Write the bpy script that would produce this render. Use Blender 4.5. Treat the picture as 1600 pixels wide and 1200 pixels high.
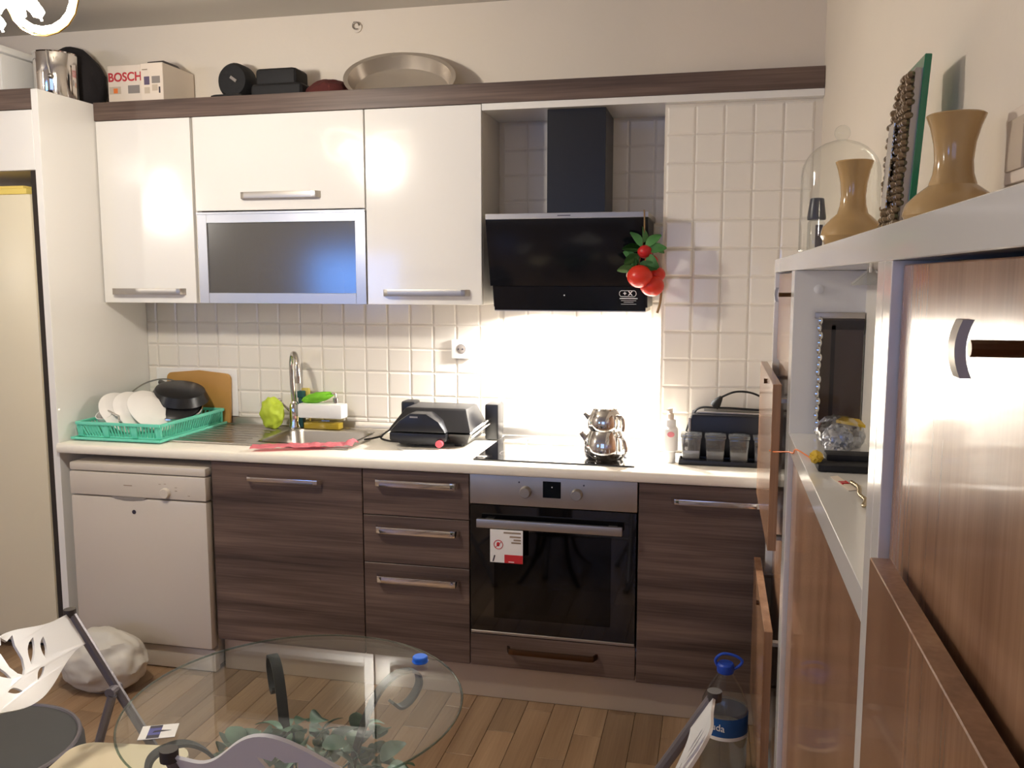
import bpy, bmesh, math, random
from mathutils import Vector, Matrix, noise
random.seed(7)
R = math.radians
for o in list(bpy.data.objects): bpy.data.objects.remove(o)
S = bpy.context.scene
COL = S.collection

# ------------------------------------------------------------------ camera
cd = bpy.data.cameras.new('camera'); cam = bpy.data.objects.new('camera', cd); COL.objects.link(cam)
cam.location = (0.8412, -3.5795, 1.548); cam.rotation_euler = (R(90-6.827), 0, R(12.9635))
cd.sensor_fit = 'HORIZONTAL'; cd.sensor_width = 36; cd.lens = 1377.7/1600*36; cd.clip_start = .02
S.camera = cam
# ------------------------------------------------------------------ world (dusk seen through the rear window)
w = bpy.data.worlds.new('dusk'); S.world = w; w.use_nodes = True
w.node_tree.nodes['Background'].inputs[0].default_value = (.42, .55, 1, 1)
w.node_tree.nodes['Background'].inputs[1].default_value = 2.2
# ------------------------------------------------------------------ exposure
vs = S.view_settings
S.display_settings.display_device = 'sRGB'
vs.view_transform = 'Standard'; vs.look = 'None'; vs.gamma = 1; vs.use_curve_mapping = False
vs.exposure = 0.2
# main light powers (the lamps themselves are built further down)
P_CHAND, P_LIVING, P_HOOD = 44, 36, 16.0

# ------------------------------------------------------------------ materials
def c(r, g, b):
    f = lambda v: (v/255/12.92 if v/255 <= .04045 else ((v/255+.055)/1.055)**2.4)
    return (f(r), f(g), f(b), 1)
M = {}
def mat(name, col, rough=.5, metal=0, spec=.5, coat=0, emit=None, es=0, var=0, nscale=6, bump=0, bscale=60, trans=0, ior=1.45, rand=0):
    m = bpy.data.materials.new(name); m.use_nodes = True; nt = m.node_tree; b = nt.nodes['Principled BSDF']
    b.inputs['Base Color'].default_value = col; b.inputs['Roughness'].default_value = rough; b.inputs['Metallic'].default_value = metal
    b.inputs['Specular IOR Level'].default_value = spec; b.inputs['Coat Weight'].default_value = coat; b.inputs['Coat Roughness'].default_value = .06
    b.inputs['Transmission Weight'].default_value = trans; b.inputs['IOR'].default_value = ior
    if emit: b.inputs['Emission Color'].default_value = emit; b.inputs['Emission Strength'].default_value = es
    if var or rand:
        tc = nt.nodes.new('ShaderNodeTexCoord'); n = nt.nodes.new('ShaderNodeTexNoise'); n.inputs['Scale'].default_value = nscale; n.inputs['Detail'].default_value = 4
        nt.links.new(tc.outputs['Object'], n.inputs['Vector'])
        mr = nt.nodes.new('ShaderNodeMapRange'); mr.inputs['To Min'].default_value = 1-var; mr.inputs['To Max'].default_value = 1+var
        nt.links.new(n.outputs['Fac'], mr.inputs['Value'])
        h = nt.nodes.new('ShaderNodeHueSaturation'); h.inputs['Color'].default_value = col
        v = mr.outputs['Result']
        if rand:
            oi = nt.nodes.new('ShaderNodeObjectInfo'); m2 = nt.nodes.new('ShaderNodeMapRange'); m2.inputs['To Min'].default_value = 1-rand; m2.inputs['To Max'].default_value = 1+rand
            nt.links.new(oi.outputs['Random'], m2.inputs['Value']); mm = nt.nodes.new('ShaderNodeMath'); mm.operation = 'MULTIPLY'
            nt.links.new(v, mm.inputs[0]); nt.links.new(m2.outputs['Result'], mm.inputs[1]); v = mm.outputs[0]
        nt.links.new(v, h.inputs['Value']); nt.links.new(h.outputs['Color'], b.inputs['Base Color'])
    if bump:
        tc = nt.nodes.new('ShaderNodeTexCoord'); n = nt.nodes.new('ShaderNodeTexNoise'); n.inputs['Scale'].default_value = bscale
        nt.links.new(tc.outputs['Object'], n.inputs['Vector']); bp = nt.nodes.new('ShaderNodeBump'); bp.inputs['Strength'].default_value = bump; bp.inputs['Distance'].default_value = .004
        nt.links.new(n.outputs['Fac'], bp.inputs['Height']); nt.links.new(bp.outputs['Normal'], b.inputs['Normal'])
    M[name] = m; return m
def wood(name, c0, c1, c2, axis, rough=.35, coat=0, fine=1.0, scale=(1, 1), rand=0):
    """streaky veneer: grain runs along axis ('X','Y','Z')"""
    m = mat(name, c0, rough, coat=coat); nt = m.node_tree; b = nt.nodes['Principled BSDF']
    tc = nt.nodes.new('ShaderNodeTexCoord'); mp = nt.nodes.new('ShaderNodeMapping'); oi = nt.nodes.new('ShaderNodeObjectInfo')
    s = [14*scale[0]]*3; s['XYZ'.index(axis)] = .7*scale[1]; mp.inputs['Scale'].default_value = s
    ml = nt.nodes.new('ShaderNodeMath'); ml.operation = 'MULTIPLY'; ml.inputs[1].default_value = 37
    nt.links.new(oi.outputs['Random'], ml.inputs[0]); nt.links.new(ml.outputs[0], mp.inputs['Location'])
    nt.links.new(tc.outputs['Object'], mp.inputs['Vector'])
    n = nt.nodes.new('ShaderNodeTexNoise'); n.inputs['Scale'].default_value = 1; n.inputs['Detail'].default_value = 3; n.inputs['Distortion'].default_value = .25
    mp2 = nt.nodes.new('ShaderNodeMapping'); s2 = [150*fine]*3; s2['XYZ'.index(axis)] = 4; mp2.inputs['Scale'].default_value = s2
    n2 = nt.nodes.new('ShaderNodeTexNoise'); n2.inputs['Scale'].default_value = 1; n2.inputs['Detail'].default_value = 2
    nt.links.new(mp.outputs[0], n.inputs['Vector']); nt.links.new(tc.outputs['Object'], mp2.inputs['Vector']); nt.links.new(mp2.outputs[0], n2.inputs['Vector'])
    mx = nt.nodes.new('ShaderNodeMix'); mx.data_type = 'FLOAT'; mx.inputs[0].default_value = .3
    nt.links.new(n.outputs['Fac'], mx.inputs[2]); nt.links.new(n2.outputs['Fac'], mx.inputs[3])
    r = nt.nodes.new('ShaderNodeValToRGB'); e = r.color_ramp.elements
    e[0].position = .32; e[0].color = c1; e[1].position = .68; e[1].color = c2; k = e.new(.5); k.color = c0
    nt.links.new(mx.outputs[0], r.inputs[0]); out = r.outputs[0]
    if rand:
        h = nt.nodes.new('ShaderNodeHueSaturation'); m2 = nt.nodes.new('ShaderNodeMapRange'); m2.inputs['To Min'].default_value = 1-rand; m2.inputs['To Max'].default_value = 1+rand
        nt.links.new(oi.outputs['Random'], m2.inputs['Value']); nt.links.new(m2.outputs['Result'], h.inputs['Value']); nt.links.new(out, h.inputs['Color']); out = h.outputs[0]
    nt.links.new(out, b.inputs['Base Color'])
    return m
def glass(name, tint=(1, 1, 1, 1), refl=1.0, rough=.02, ior=1.45, frost=0, k=.8):
    """thin clear pane: see-through plus fresnel reflection"""
    m = bpy.data.materials.new(name); m.use_nodes = True; nt = m.node_tree; nt.nodes.remove(nt.nodes['Principled BSDF'])
    t = nt.nodes.new('ShaderNodeBsdfTransparent'); t.inputs[0].default_value = tint
    g = nt.nodes.new('ShaderNodeBsdfGlossy'); g.inputs['Roughness'].default_value = rough
    f = nt.nodes.new('ShaderNodeLayerWeight'); f.inputs['Blend'].default_value = .5
    pw = nt.nodes.new('ShaderNodeMath'); pw.operation = 'POWER'; pw.inputs[1].default_value = 4; nt.links.new(f.outputs['Facing'], pw.inputs[0])
    ml = nt.nodes.new('ShaderNodeMath'); ml.operation = 'MULTIPLY_ADD'; ml.inputs[1].default_value = k; ml.inputs[2].default_value = .04*refl; ml.use_clamp = True; nt.links.new(pw.outputs[0], ml.inputs[0])
    mx = nt.nodes.new('ShaderNodeMixShader'); base = t.outputs[0]
    if frost:
        d = nt.nodes.new('ShaderNodeBsdfDiffuse'); d.inputs[0].default_value = (.5, .48, .45, 1); m1 = nt.nodes.new('ShaderNodeMixShader'); m1.inputs[0].default_value = frost
        nt.links.new(t.outputs[0], m1.inputs[1]); nt.links.new(d.outputs[0], m1.inputs[2]); base = m1.outputs[0]
    nt.links.new(ml.outputs[0], mx.inputs[0]); nt.links.new(base, mx.inputs[1]); nt.links.new(g.outputs[0], mx.inputs[2])
    nt.links.new(mx.outputs[0], nt.nodes['Material Output'].inputs['Surface']); M[name] = m; return m

mat('paint', c(224, 213, 198), .85, var=.03, nscale=3, bump=.15, bscale=40)
mat('ceiling_paint', c(200, 194, 184), .9, var=.03, nscale=2)
mat('tile', c(234, 227, 216), .13, coat=.3)
mat('grout', c(224, 216, 203), .8)
mat('gloss_white', c(236, 233, 228), .14, coat=.4)
mat('carcass', c(226, 220, 210), .4)
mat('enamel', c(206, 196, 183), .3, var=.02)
mat('fridge_enamel', c(222, 212, 186), .3, var=.03, nscale=3)
mat('worktop', c(240, 233, 218), .3, var=.015, nscale=40)
mat('rubber', c(28, 27, 27), .6)
mat('shadow_strip', c(48, 40, 35), .8)  # shade of the gap beside the fridge, put into the colour
mat('steel', c(178, 172, 164), .28, metal=1, var=.05, nscale=20)
mat('pan_steel', c(212, 204, 194), .3, metal=.85, var=.06, nscale=8)
mat('steel_matte', c(176, 170, 162), .4, metal=1, var=.04, nscale=20)
mat('chrome', c(225, 222, 220), .08, metal=1)
mat('brushed', c(178, 172, 164), .34, metal=.9)
mat('alu', c(196, 196, 198), .35, metal=1)
mat('plinth_alu', c(196, 180, 160), .3, metal=.3, var=.08, nscale=5)
mat('black_glass', c(10, 10, 12), .04, coat=.5)
mat('hood_glass', c(16, 17, 22), .12)
mat('hood_black', c(24, 24, 29), .35)
mat('black_plastic', c(26, 25, 27), .32)
mat('black_soft', c(24, 23, 24), .7, var=.2, nscale=30, bump=.3)
mat('dark_cloth', c(38, 34, 36), .9, bump=.4)
mat('maroon', c(82, 34, 30), .9, bump=.4)
mat('lcd', c(12, 12, 22), .1)
mat('white_plastic', c(238, 236, 232), .35)
mat('cream_plastic', c(214, 200, 170), .4)
mat('mint', c(112, 212, 184), .35)
mat('porcelain', c(236, 232, 226), .15)
mat('lime', c(176, 194, 56), .55, var=.1, nscale=20, bump=.3, bscale=40)
mat('green_sponge', c(118, 190, 40), .7, var=.1, nscale=40, bump=.4, bscale=120)
mat('dark_teal', c(20, 70, 70), .7)
mat('yellow_soap', c(196, 176, 84), .3)
mat('pink', c(238, 146, 154), .85, var=.08, nscale=30, bump=.3, bscale=150)
mat('pink_knob', c(224, 82, 92), .35)
mat('red_print', c(196, 42, 48), .6)
mat('bosch_red', c(190, 52, 60), .6)
mat('card', c(226, 212, 196), .7)
mat('card_side', c(196, 180, 160), .75)
mat('grey_print', c(140, 132, 126), .7)
mat('violet_print', c(96, 84, 108), .7)
mat('blue_print', c(82, 84, 150), .6)
mat('ink', c(52, 46, 60), .6)
mat('faint_ink', c(150, 132, 112), .6)
mat('white_print', c(235, 235, 235), .5)
mat('blue_cap', c(30, 110, 230), .35)
mat('bottle_blue', c(36, 78, 190), .4)
mat('label_blue', c(26, 84, 150), .4)
mat('tomato', c(214, 54, 38), .3, var=.1, nscale=20)
mat('berry', c(190, 34, 36), .35)
mat('leaf_fabric', c(72, 128, 66), .6, var=.15, nscale=30)
mat('leaf_green', c(112, 142, 120), .5, rand=.35, var=.15, nscale=30)
mat('jute', c(150, 122, 84), .9)
mat('iron', c(32, 30, 32), .55)
mat('tube_grey', c(112, 106, 110), .4, metal=.3)
mat('chair_white', c(232, 230, 228), .28, coat=.2)
mat('cap_dark', c(62, 54, 50), .6)
mat('pouf', c(66, 66, 66), .55, var=.1, nscale=6)
mat('vase', c(186, 152, 102), .14, var=.13, nscale=18, coat=.3)
mat('crystal', c(150, 132, 108), .12, metal=.7)
mat('mirror_green', c(32, 120, 84), .06, coat=.5)
mat('mirror', c(200, 198, 192), .03, metal=1)
mat('painted_reflection', c(62, 46, 38), .12, coat=.3)  # mirror pane: reflection of a brown door put into the base colour
mat('painted_reflection_dark', c(34, 26, 24), .2)  # darker part of the same painted reflection
mat('navy_cap', c(36, 38, 58), .3)
mat('pack_yellow', c(214, 176, 50), .4)
mat('pack_silver', c(190, 192, 198), .2, metal=.7)
mat('gold_chain', c(176, 160, 132), .25, metal=1)
mat('orange', c(226, 120, 56), .6)
mat('bag_white', c(205, 200, 190), .5, var=.05)
mat('yellow_cloth', c(226, 202, 110), .8)
mat('brass', c(190, 150, 84), .25, metal=1)
mat('bronze', c(96, 72, 52), .35, metal=1)
mat('shade_lit', c(255, 244, 220), .4, emit=(1, .90, .70, 1), es=14)
mat('ring_lit', c(255, 244, 220), .3, emit=(1, .91, .72, 1), es=7)
mat('led', c(255, 255, 255), .3, emit=(1, .97, .93, 1), es=60)
mat('tv_screen', c(20, 30, 60), .2, emit=(.12, .35, 1, 1), es=9)
mat('cutting_wood', c(184, 138, 72), .55, var=.12, nscale=10)
mat('brown_spice', c(70, 62, 54), .8)
mat('silver_bead', c(215, 214, 212), .15, metal=1)
wood('dark_wood', c(98, 80, 71), c(62, 48, 43), c(126, 105, 93), 'X', .36, scale=(1.3, 1))
wood('shoe_wood', c(148, 110, 82), c(128, 92, 66), c(164, 126, 96), 'Z', .26, coat=.3)
wood('plank', c(150, 122, 94), c(130, 102, 76), c(168, 140, 110), 'Y', .36, rand=.2)
wood('floor_base', c(150, 122, 94), c(130, 102, 76), c(168, 140, 110), 'Y', .36)
glass('clear', (.97, .98, .97, 1)); glass('table_glass', (.93, .955, .945, 1), .7, k=.45); glass('jar_clear', (.62, .64, .67, 1), 2.5, .08, frost=.12); glass('edge_glass', (.5, .6, .56, 1), 1)
glass('frosted', (.34, .32, .28, 1), 3.5, .14, 1.5, .16); glass('pet', (.93, .95, .96, 1), 1.2, .05); glass('water', (.82, .85, .86, 1), 1.5, .05, 1.33, .14)
glass('oven_pane', (.10, .10, .11, 1), .8, .05); glass('soap_clear', (.85, .80, .55, 1), 1); glass('bag_clear', (.8, .82, .85, 1), 2.2, .15)
glass('window_glass', (.9, .95, 1, 1), 1)

# ------------------------------------------------------------------ mesh helpers
class MB:
    def __init__(s): s.bm = bmesh.new()
    def merge(s, b2, mx=None):
        me = bpy.data.meshes.new('tmp'); b2.to_mesh(me); b2.free()
        if mx: me.transform(mx)
        s.bm.from_mesh(me); bpy.data.meshes.remove(me); return s
    def box(s, x0, x1, y0, y1, z0, z1, b=0, seg=2, mx=None):
        t = bmesh.new(); bmesh.ops.create_cube(t, size=1)
        for v in t.verts: v.co = ((x0+x1)/2+v.co.x*(x1-x0), (y0+y1)/2+v.co.y*(y1-y0), (z0+z1)/2+v.co.z*(z1-z0))
        if b: bmesh.ops.bevel(t, geom=t.edges[:], offset=b, segments=seg, profile=.6, affect='EDGES')
        return s.merge(t, mx)
    def quadbox(s, lo, hi, z0, z1, b=0):
        """frustum: lo,hi = (x0,x1,y0,y1)"""
        t = bmesh.new(); v = []
        for (x0, x1, y0, y1), z in ((lo, z0), (hi, z1)): v += [t.verts.new(p) for p in ((x0, y0, z), (x1, y0, z), (x1, y1, z), (x0, y1, z))]
        for f in ((3, 2, 1, 0), (4, 5, 6, 7), (0, 1, 5, 4), (1, 2, 6, 5), (2, 3, 7, 6), (3, 0, 4, 7)): t.faces.new([v[i] for i in f])
        if b: bmesh.ops.bevel(t, geom=t.edges[:], offset=b, segments=2, profile=.6, affect='EDGES')
        return s.merge(t)
    def tube(s, pts, r, seg=8, closed=False, smooth=0, caps=True):
        P = [Vector(p) for p in pts]
        for _ in range(smooth):
            Q = [] if closed else [P[0]]
            n = len(P)
            for i in range(n if closed else n-1):
                a, b = P[i], P[(i+1) % n]; Q += [a*.75+b*.25, a*.25+b*.75]
            if not closed: Q.append(P[-1])
            P = Q
        n = len(P); rings = []; up = None
        rs = r if isinstance(r, (list, tuple)) else None
        for i, p in enumerate(P):
            d = (P[(i+1) % n]-P[i-1]) if closed or 0 < i < n-1 else (P[1]-P[0] if i == 0 else P[-1]-P[-2])
            d.normalize()
            if up is None: up = Vector((0, 0, 1)) if abs(d.z) < .9 else Vector((1, 0, 0))
            sd = d.cross(up).normalized(); up = sd.cross(d).normalized()
            if rs: rr = rs[0]+(rs[-1]-rs[0])*i/(n-1) if len(rs) == 2 else rs[min(i*len(rs)//n, len(rs)-1)]
            else: rr = r
            rings.append([s.bm.verts.new(p+(sd*math.cos(a)+up*math.sin(a))*rr) for a in [2*math.pi*k/seg for k in range(seg)]])
        for i in range(n if closed else n-1):
            A, B = rings[i], rings[(i+1) % n]
            for k in range(seg): s.bm.faces.new((A[k], A[(k+1) % seg], B[(k+1) % seg], B[k]))
        if caps and not closed: s.bm.faces.new(rings[0][::-1]); s.bm.faces.new(rings[-1])
        return s
    def lathe(s, prof, ctr=(0, 0, 0), seg=24, mx=None, closed=False):
        t = bmesh.new(); rings = []
        for r, z in prof:
            if r < 1e-5: rings.append([t.verts.new((0, 0, z))])
            else: rings.append([t.verts.new((r*math.cos(2*math.pi*k/seg), r*math.sin(2*math.pi*k/seg), z)) for k in range(seg)])
        L = list(zip(rings, rings[1:]))
        if closed: L.append((rings[-1], rings[0]))
        for A, B in L:
            for k in range(seg):
                k2 = (k+1) % seg
                if len(A) == 1 and len(B) == 1: continue
                if len(A) == 1: t.faces.new((A[0], B[k2], B[k]))
                elif len(B) == 1: t.faces.new((A[k], A[k2], B[0]))
                else: t.faces.new((A[k], A[k2], B[k2], B[k]))
        bmesh.ops.recalc_face_normals(t, faces=t.faces[:])
        return s.merge(t, Matrix.Translation(ctr) @ (mx or Matrix()))
    def cyl(s, ctr, r, h, axis='Z', seg=20, r2=None):
        mx = {'Z': Matrix(), 'Y': Matrix.Rotation(R(90), 4, 'X'), 'X': Matrix.Rotation(R(90), 4, 'Y')}[axis]
        return s.lathe([(0, -h/2), (r, -h/2), (r if r2 is None else r2, h/2), (0, h/2)], ctr, seg, mx)
    def prism(s, poly, axis, a0, a1, b=0):
        """poly 2-D in the two other axes (order X,Y,Z), extruded along axis"""
        t = bmesh.new(); i = 'XYZ'.index(axis)
        def P(p, a): q = list(p); q.insert(i, a); return q
        A = [t.verts.new(P(p, a0)) for p in poly]; B = [t.verts.new(P(p, a1)) for p in poly]; n = len(poly)
        t.faces.new(A[::-1]); t.faces.new(B)
        for k in range(n): t.faces.new((A[k], A[(k+1) % n], B[(k+1) % n], B[k]))
        bmesh.ops.recalc_face_normals(t, faces=t.faces[:])
        if b: bmesh.ops.bevel(t, geom=t.edges[:], offset=b, segments=2, profile=.6, affect='EDGES')
        return s.merge(t)
    def ball(s, ctr, rad, seg=14, mx=None):
        t = bmesh.new(); bmesh.ops.create_uvsphere(t, u_segments=seg, v_segments=max(6, seg*2//3), radius=1)
        rr = rad if isinstance(rad, (tuple, list)) else (rad,)*3
        return s.merge(t, Matrix.Translation(ctr) @ (mx or Matrix()) @ Matrix.Diagonal((*rr, 1)))
    def blob(s, ctr, rad, amp=.2, freq=3, sub=4, seed=0, ridged=True):
        t = bmesh.new(); bmesh.ops.create_icosphere(t, subdivisions=sub, radius=1)
        for v in t.verts:
            n = noise.noise(v.co*freq+Vector((seed*7.1, seed, 3)))
            if ridged: n = .5-abs(n)*2+.4*noise.noise(v.co*freq*2.3+Vector((seed, 5, seed)))
            v.co *= 1+amp*n
        return s.merge(t, Matrix.Translation(ctr) @ Matrix.Diagonal((*rad, 1)))
    def xf(s, mx): bmesh.ops.transform(s.bm, matrix=mx, verts=s.bm.verts); return s
    def mesh(s, name, m, sharp=35):
        me = bpy.data.meshes.new(name); s.bm.to_mesh(me); s.bm.free()
        me.materials.append(M[m] if isinstance(m, str) else m); me.shade_smooth(); me.set_sharp_from_angle(angle=R(sharp)); return me
def origin_of(o):
    v = Vector((0, 0, 0))
    while o: v += Vector(o.location); o = o.parent
    return v
def put(name, me, parent=None, label=None, cat=None, group=None, kind=None, loc=None):
    o = bpy.data.objects.new(name, me); COL.objects.link(o)
    if parent: o.parent = parent
    if loc is not None: o.location = loc
    for k, v in (('label', label), ('category', cat), ('group', group), ('kind', kind)):
        if v: o[k] = v
    return o
def thing(name, label, cat, loc=(0, 0, 0), group=None, rz=0):
    o = put(name, None, None, label, cat, group); o.location = loc; o.rotation_euler.z = rz; o.empty_display_size = .05; return o
def part(name, mb, m, parent, label=None, kind=None, local=False, sharp=35):
    """mesh given in world coordinates (or local ones) becomes a child of parent"""
    me = mb.mesh(name, m, sharp)
    if not local: me.transform(Matrix.Translation(-origin_of(parent)))
    return put(name, me, parent, label, kind=kind)
def solo(name, mb, m, label, cat, group=None, loc=None, sharp=35):
    me = mb.mesh(name, m, sharp)
    if loc is None:
        vs = [v.co for v in me.vertices]; loc = Vector(((min(v.x for v in vs)+max(v.x for v in vs))/2, (min(v.y for v in vs)+max(v.y for v in vs))/2, min(v.z for v in vs)))
    me.transform(Matrix.Translation(-Vector(loc))); return put(name, me, None, label, cat, group, loc=loc)
def struct(name, mb, m): return put(name, mb.mesh(name, m), kind='structure')
def text(body, size, mx, m, parent, name='lettering', ext=.0006, align='CENTER', bold=0):
    cu = bpy.data.curves.new('t', 'FONT'); cu.body = body; cu.size = size; cu.extrude = ext; cu.align_x = align; cu.align_y = 'CENTER'; cu.offset = bold
    o = bpy.data.objects.new('t', cu); COL.objects.link(o); bpy.context.view_layer.update()
    me = bpy.data.meshes.new_from_object(o.evaluated_get(bpy.context.evaluated_depsgraph_get())); bpy.data.objects.remove(o)
    me.materials.clear(); me.materials.append(M[m]); me.transform(Matrix.Translation(-origin_of(parent)) @ mx)
    return put(name, me, parent)
def facing_front(x, y, z, tilt=0): return Matrix.Translation((x, y, z)) @ Matrix.Rotation(R(90+tilt), 4, 'X')   # reads from -Y
def bez(pts, n=6):
    """Catmull-Rom through points"""
    P = [Vector(p) for p in pts]; out = []
    for i in range(len(P)-1):
        a, b, c_, d = P[max(i-1, 0)], P[i], P[i+1], P[min(i+2, len(P)-1)]
        for k in range(n):
            t = k/n; out.append(.5*((2*b)+(c_-a)*t+(2*a-5*b+4*c_-d)*t*t+(3*b-a-3*c_+d)*t**3))
    out.append(P[-1]); return out

# ================================================================== SETTING
CEIL = 2.65; XR = 1.188; XL = -4.9; YB = -6.6
floor = struct('floor', MB().box(XL, XR, YB, 0, -.06, -.008), 'floor_base')
pm = [MB().box(-.0484, .0484, -.239, .239, -.008, 0, .0012, 1).mesh('plank', 'plank') for _ in range(1)]
ix = 0
for i in range(34):
    x = XR-.049-i*.098
    for j in range(5):
        y = -.26-j*.48-(i*.173 % .48)
        p = put('plank', pm[0], floor, loc=(x, y, 0))
struct('ceiling', MB().box(XL, XR, YB, 0, CEIL, CEIL+.08), 'ceiling_paint')
wb = struct('wall_back', MB().box(XL, XR, 0, .1, 0, CEIL), 'paint')
struct('wall_right', MB().box(XR, XR+.1, YB, .1, 0, CEIL), 'paint')
struct('wall_left', MB().box(XL-.1, XL, YB, .1, 0, CEIL), 'paint')
wr = MB(); WX0, WX1, WZ0, WZ1 = -1.2, .9, .9, 2.2
wr.box(XL, WX0, YB-.1, YB, 0, CEIL); wr.box(WX1, XR, YB-.1, YB, 0, CEIL); wr.box(WX0, WX1, YB-.1, YB, 0, WZ0); wr.box(WX0, WX1, YB-.1, YB, WZ1, CEIL)
struct('wall_rear', wr, 'paint')
win = struct('window_1', MB().box(WX0, WX1, YB-.07, YB-.06, WZ0, WZ1), 'window_glass')
fr = MB()
for a in (WX0, (WX0+WX1)/2-.03, WX1-.06): fr.box(a, a+.06, YB-.09, YB-.03, WZ0, WZ1)
fr.box(WX0, WX1, YB-.09, YB-.03, WZ0, WZ0+.06); fr.box(WX0, WX1, YB-.09, YB-.03, WZ1-.06, WZ1)
part('window_frame', fr, 'white_plastic', win)
YC, XC = -.241, .644
pier = struct('wall_pier', MB().box(XC, XR, YC, 0, 0, CEIL), 'paint')
# tiles
def tile_mesh(w, h):
    m = MB(); t = bmesh.new(); b, d = .007, .0026; v = []
    for (hw, hh, y) in ((w/2, h/2, 0), (w/2, h/2, -.002), (w/2-b, h/2-b, -.002-d)): v.append([t.verts.new(p) for p in ((-hw, y, -hh), (hw, y, -hh), (hw, y, hh), (-hw, y, hh))])
    for A, B in zip(v, v[1:]):
        for k in range(4): t.faces.new((A[k], A[(k+1) % 4], B[(k+1) % 4], B[k]))
    t.faces.new(v[2]); bmesh.ops.recalc_face_normals(t, faces=t.faces[:])
    return m.merge(t).mesh('tile', 'tile', 10)
TM = {}
def tiles(parent, x0, x1, z0, z1, y, ox, oz, p=.102):
    i = math.floor((x0-ox)/p)
    while ox+i*p < x1-.012:
        a, b = max(x0, ox+i*p), min(x1, ox+(i+1)*p); k = math.floor((z0-oz)/p)
        while oz+k*p < z1-.012:
            q, r = max(z0, oz+k*p), min(z1, oz+(k+1)*p)
            if b-a > .03 and r-q > .03:
                key = (round(b-a-.002, 3), round(r-q-.002, 3))
                if key not in TM: TM[key] = tile_mesh(*key)
                put('tile', TM[key], parent, loc=((a+b)/2, y, (q+r)/2))
            k += 1
        i += 1
tiles(wb, -1.705, -.035, .895, 1.453, -.001, -.631, 1.147)
tiles(wb, -.035, XC, .895, 2.172, -.001, -.631, 1.147)
tiles(pier, XC, XR, .895, 2.172, YC-.001, .754, 2.064)
part('grout', MB().box(-1.705, XC, -.0012, 0, .895, 1.453).box(-.035, XC, -.0012, 0, 1.453, 2.172), 'grout', wb)
part('grout', MB().box(XC, XR, YC-.0012, YC, .895, 2.172), 'grout', pier)
# ring hook high on the wall
h = thing('wall_hook', 'small grey ring hook screwed high into the cream wall', 'hook', (-.644, 0, 2.57))
part('disc', MB().cyl((-.644, -.004, 2.585), .022, .008, 'Y'), 'paint', h)
part('ring', MB().tube([(-.644+.014*math.cos(a), -.016, 2.588+.014*math.sin(a)) for a in [k*math.pi/6 for k in range(11)]], .0028, 6), 'steel_matte', h)
part('pin', MB().tube([(-.644, 0, 2.6), (-.652, -.018, 2.602)], .003, 6), 'steel_matte', h)

# ================================================================== KITCHEN RUN
ZT = .895; XP = -1.705
def handle(parent, xa, xb, y, z, hh=.02, m='brushed', out=.03, name='handle'):
    """bowed strip handle on a front at y"""
    o = [(xa, y), (xa+.012, y-out*.9), (xa+.028, y-out), (xb-.028, y-out), (xb-.012, y-out*.9), (xb, y)]
    i = [(xb-.008, y), (xb-.018, y-out*.8), (xb-.03, y-out+.006), (xa+.03, y-out+.006), (xa+.018, y-out*.8), (xa+.008, y)]
    return part(name, MB().prism(o+i, 'Z', z-hh/2, z+hh/2, .0012), m, parent)
# tall side panel + fridge housing
solo('tall_side_panel', MB().box(-1.735, XP, -.60, -.001, 0, 2.268, .001, 1), 'gloss_white', 'tall glossy white panel standing between the fridge and the worktop', 'panel')
fc = thing('fridge_cabinet', 'white top cabinet with brown cornice above the cream fridge', 'cabinet', (-2.04, 0, 1.965))
part('body', MB().box(-2.35, -1.736, -.575, -.002, 1.965, 2.195), 'carcass', fc)
part('door', MB().box(-2.348, -1.738, -.597, -.577, 1.965, 2.192, .0015, 1), 'gloss_white', fc)
part('cornice', MB().box(-2.35, -1.737, -.598, -.576, 2.195, 2.272, .001, 1).box(-2.35, -1.737, -.576, -.002, 2.195, 2.205), 'dark_wood', fc)
fg = thing('fridge', 'cream enamel fridge in the housing left of the white side panel', 'fridge', (-2.06, 0, 0))
part('body', MB().box(-2.35, -1.77, -.55, -.02, .02, 1.84, .004), 'fridge_enamel', fg)
part('door', MB().box(-2.35, -1.766, -.60, -.555, .06, 1.875, .01), 'fridge_enamel', fg)
part('gap_shade_strip', MB().box(-1.764, -1.737, -.592, -.55, 0, 1.963), 'shadow_strip', fg, 'dark brown vertical filler strip')  # added strip, makes the gap next to the fridge read as shaded
part('gasket', MB().box(-2.34, -1.775, -.556, -.549, .07, 1.86), 'rubber', fg)
part('foot', MB().box(-2.34, -1.78, -.53, -.05, 0, .03), 'rubber', fg)
solo('folded_cloth', MB().box(-2.28, -1.80, -.58, -.28, 1.876, 1.90, .008).box(-2.2, -1.83, -.56, -.3, 1.899, 1.912, .006), 'yellow_cloth', 'pale yellow folded cloth lying on top of the fridge', 'cloth')

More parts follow.
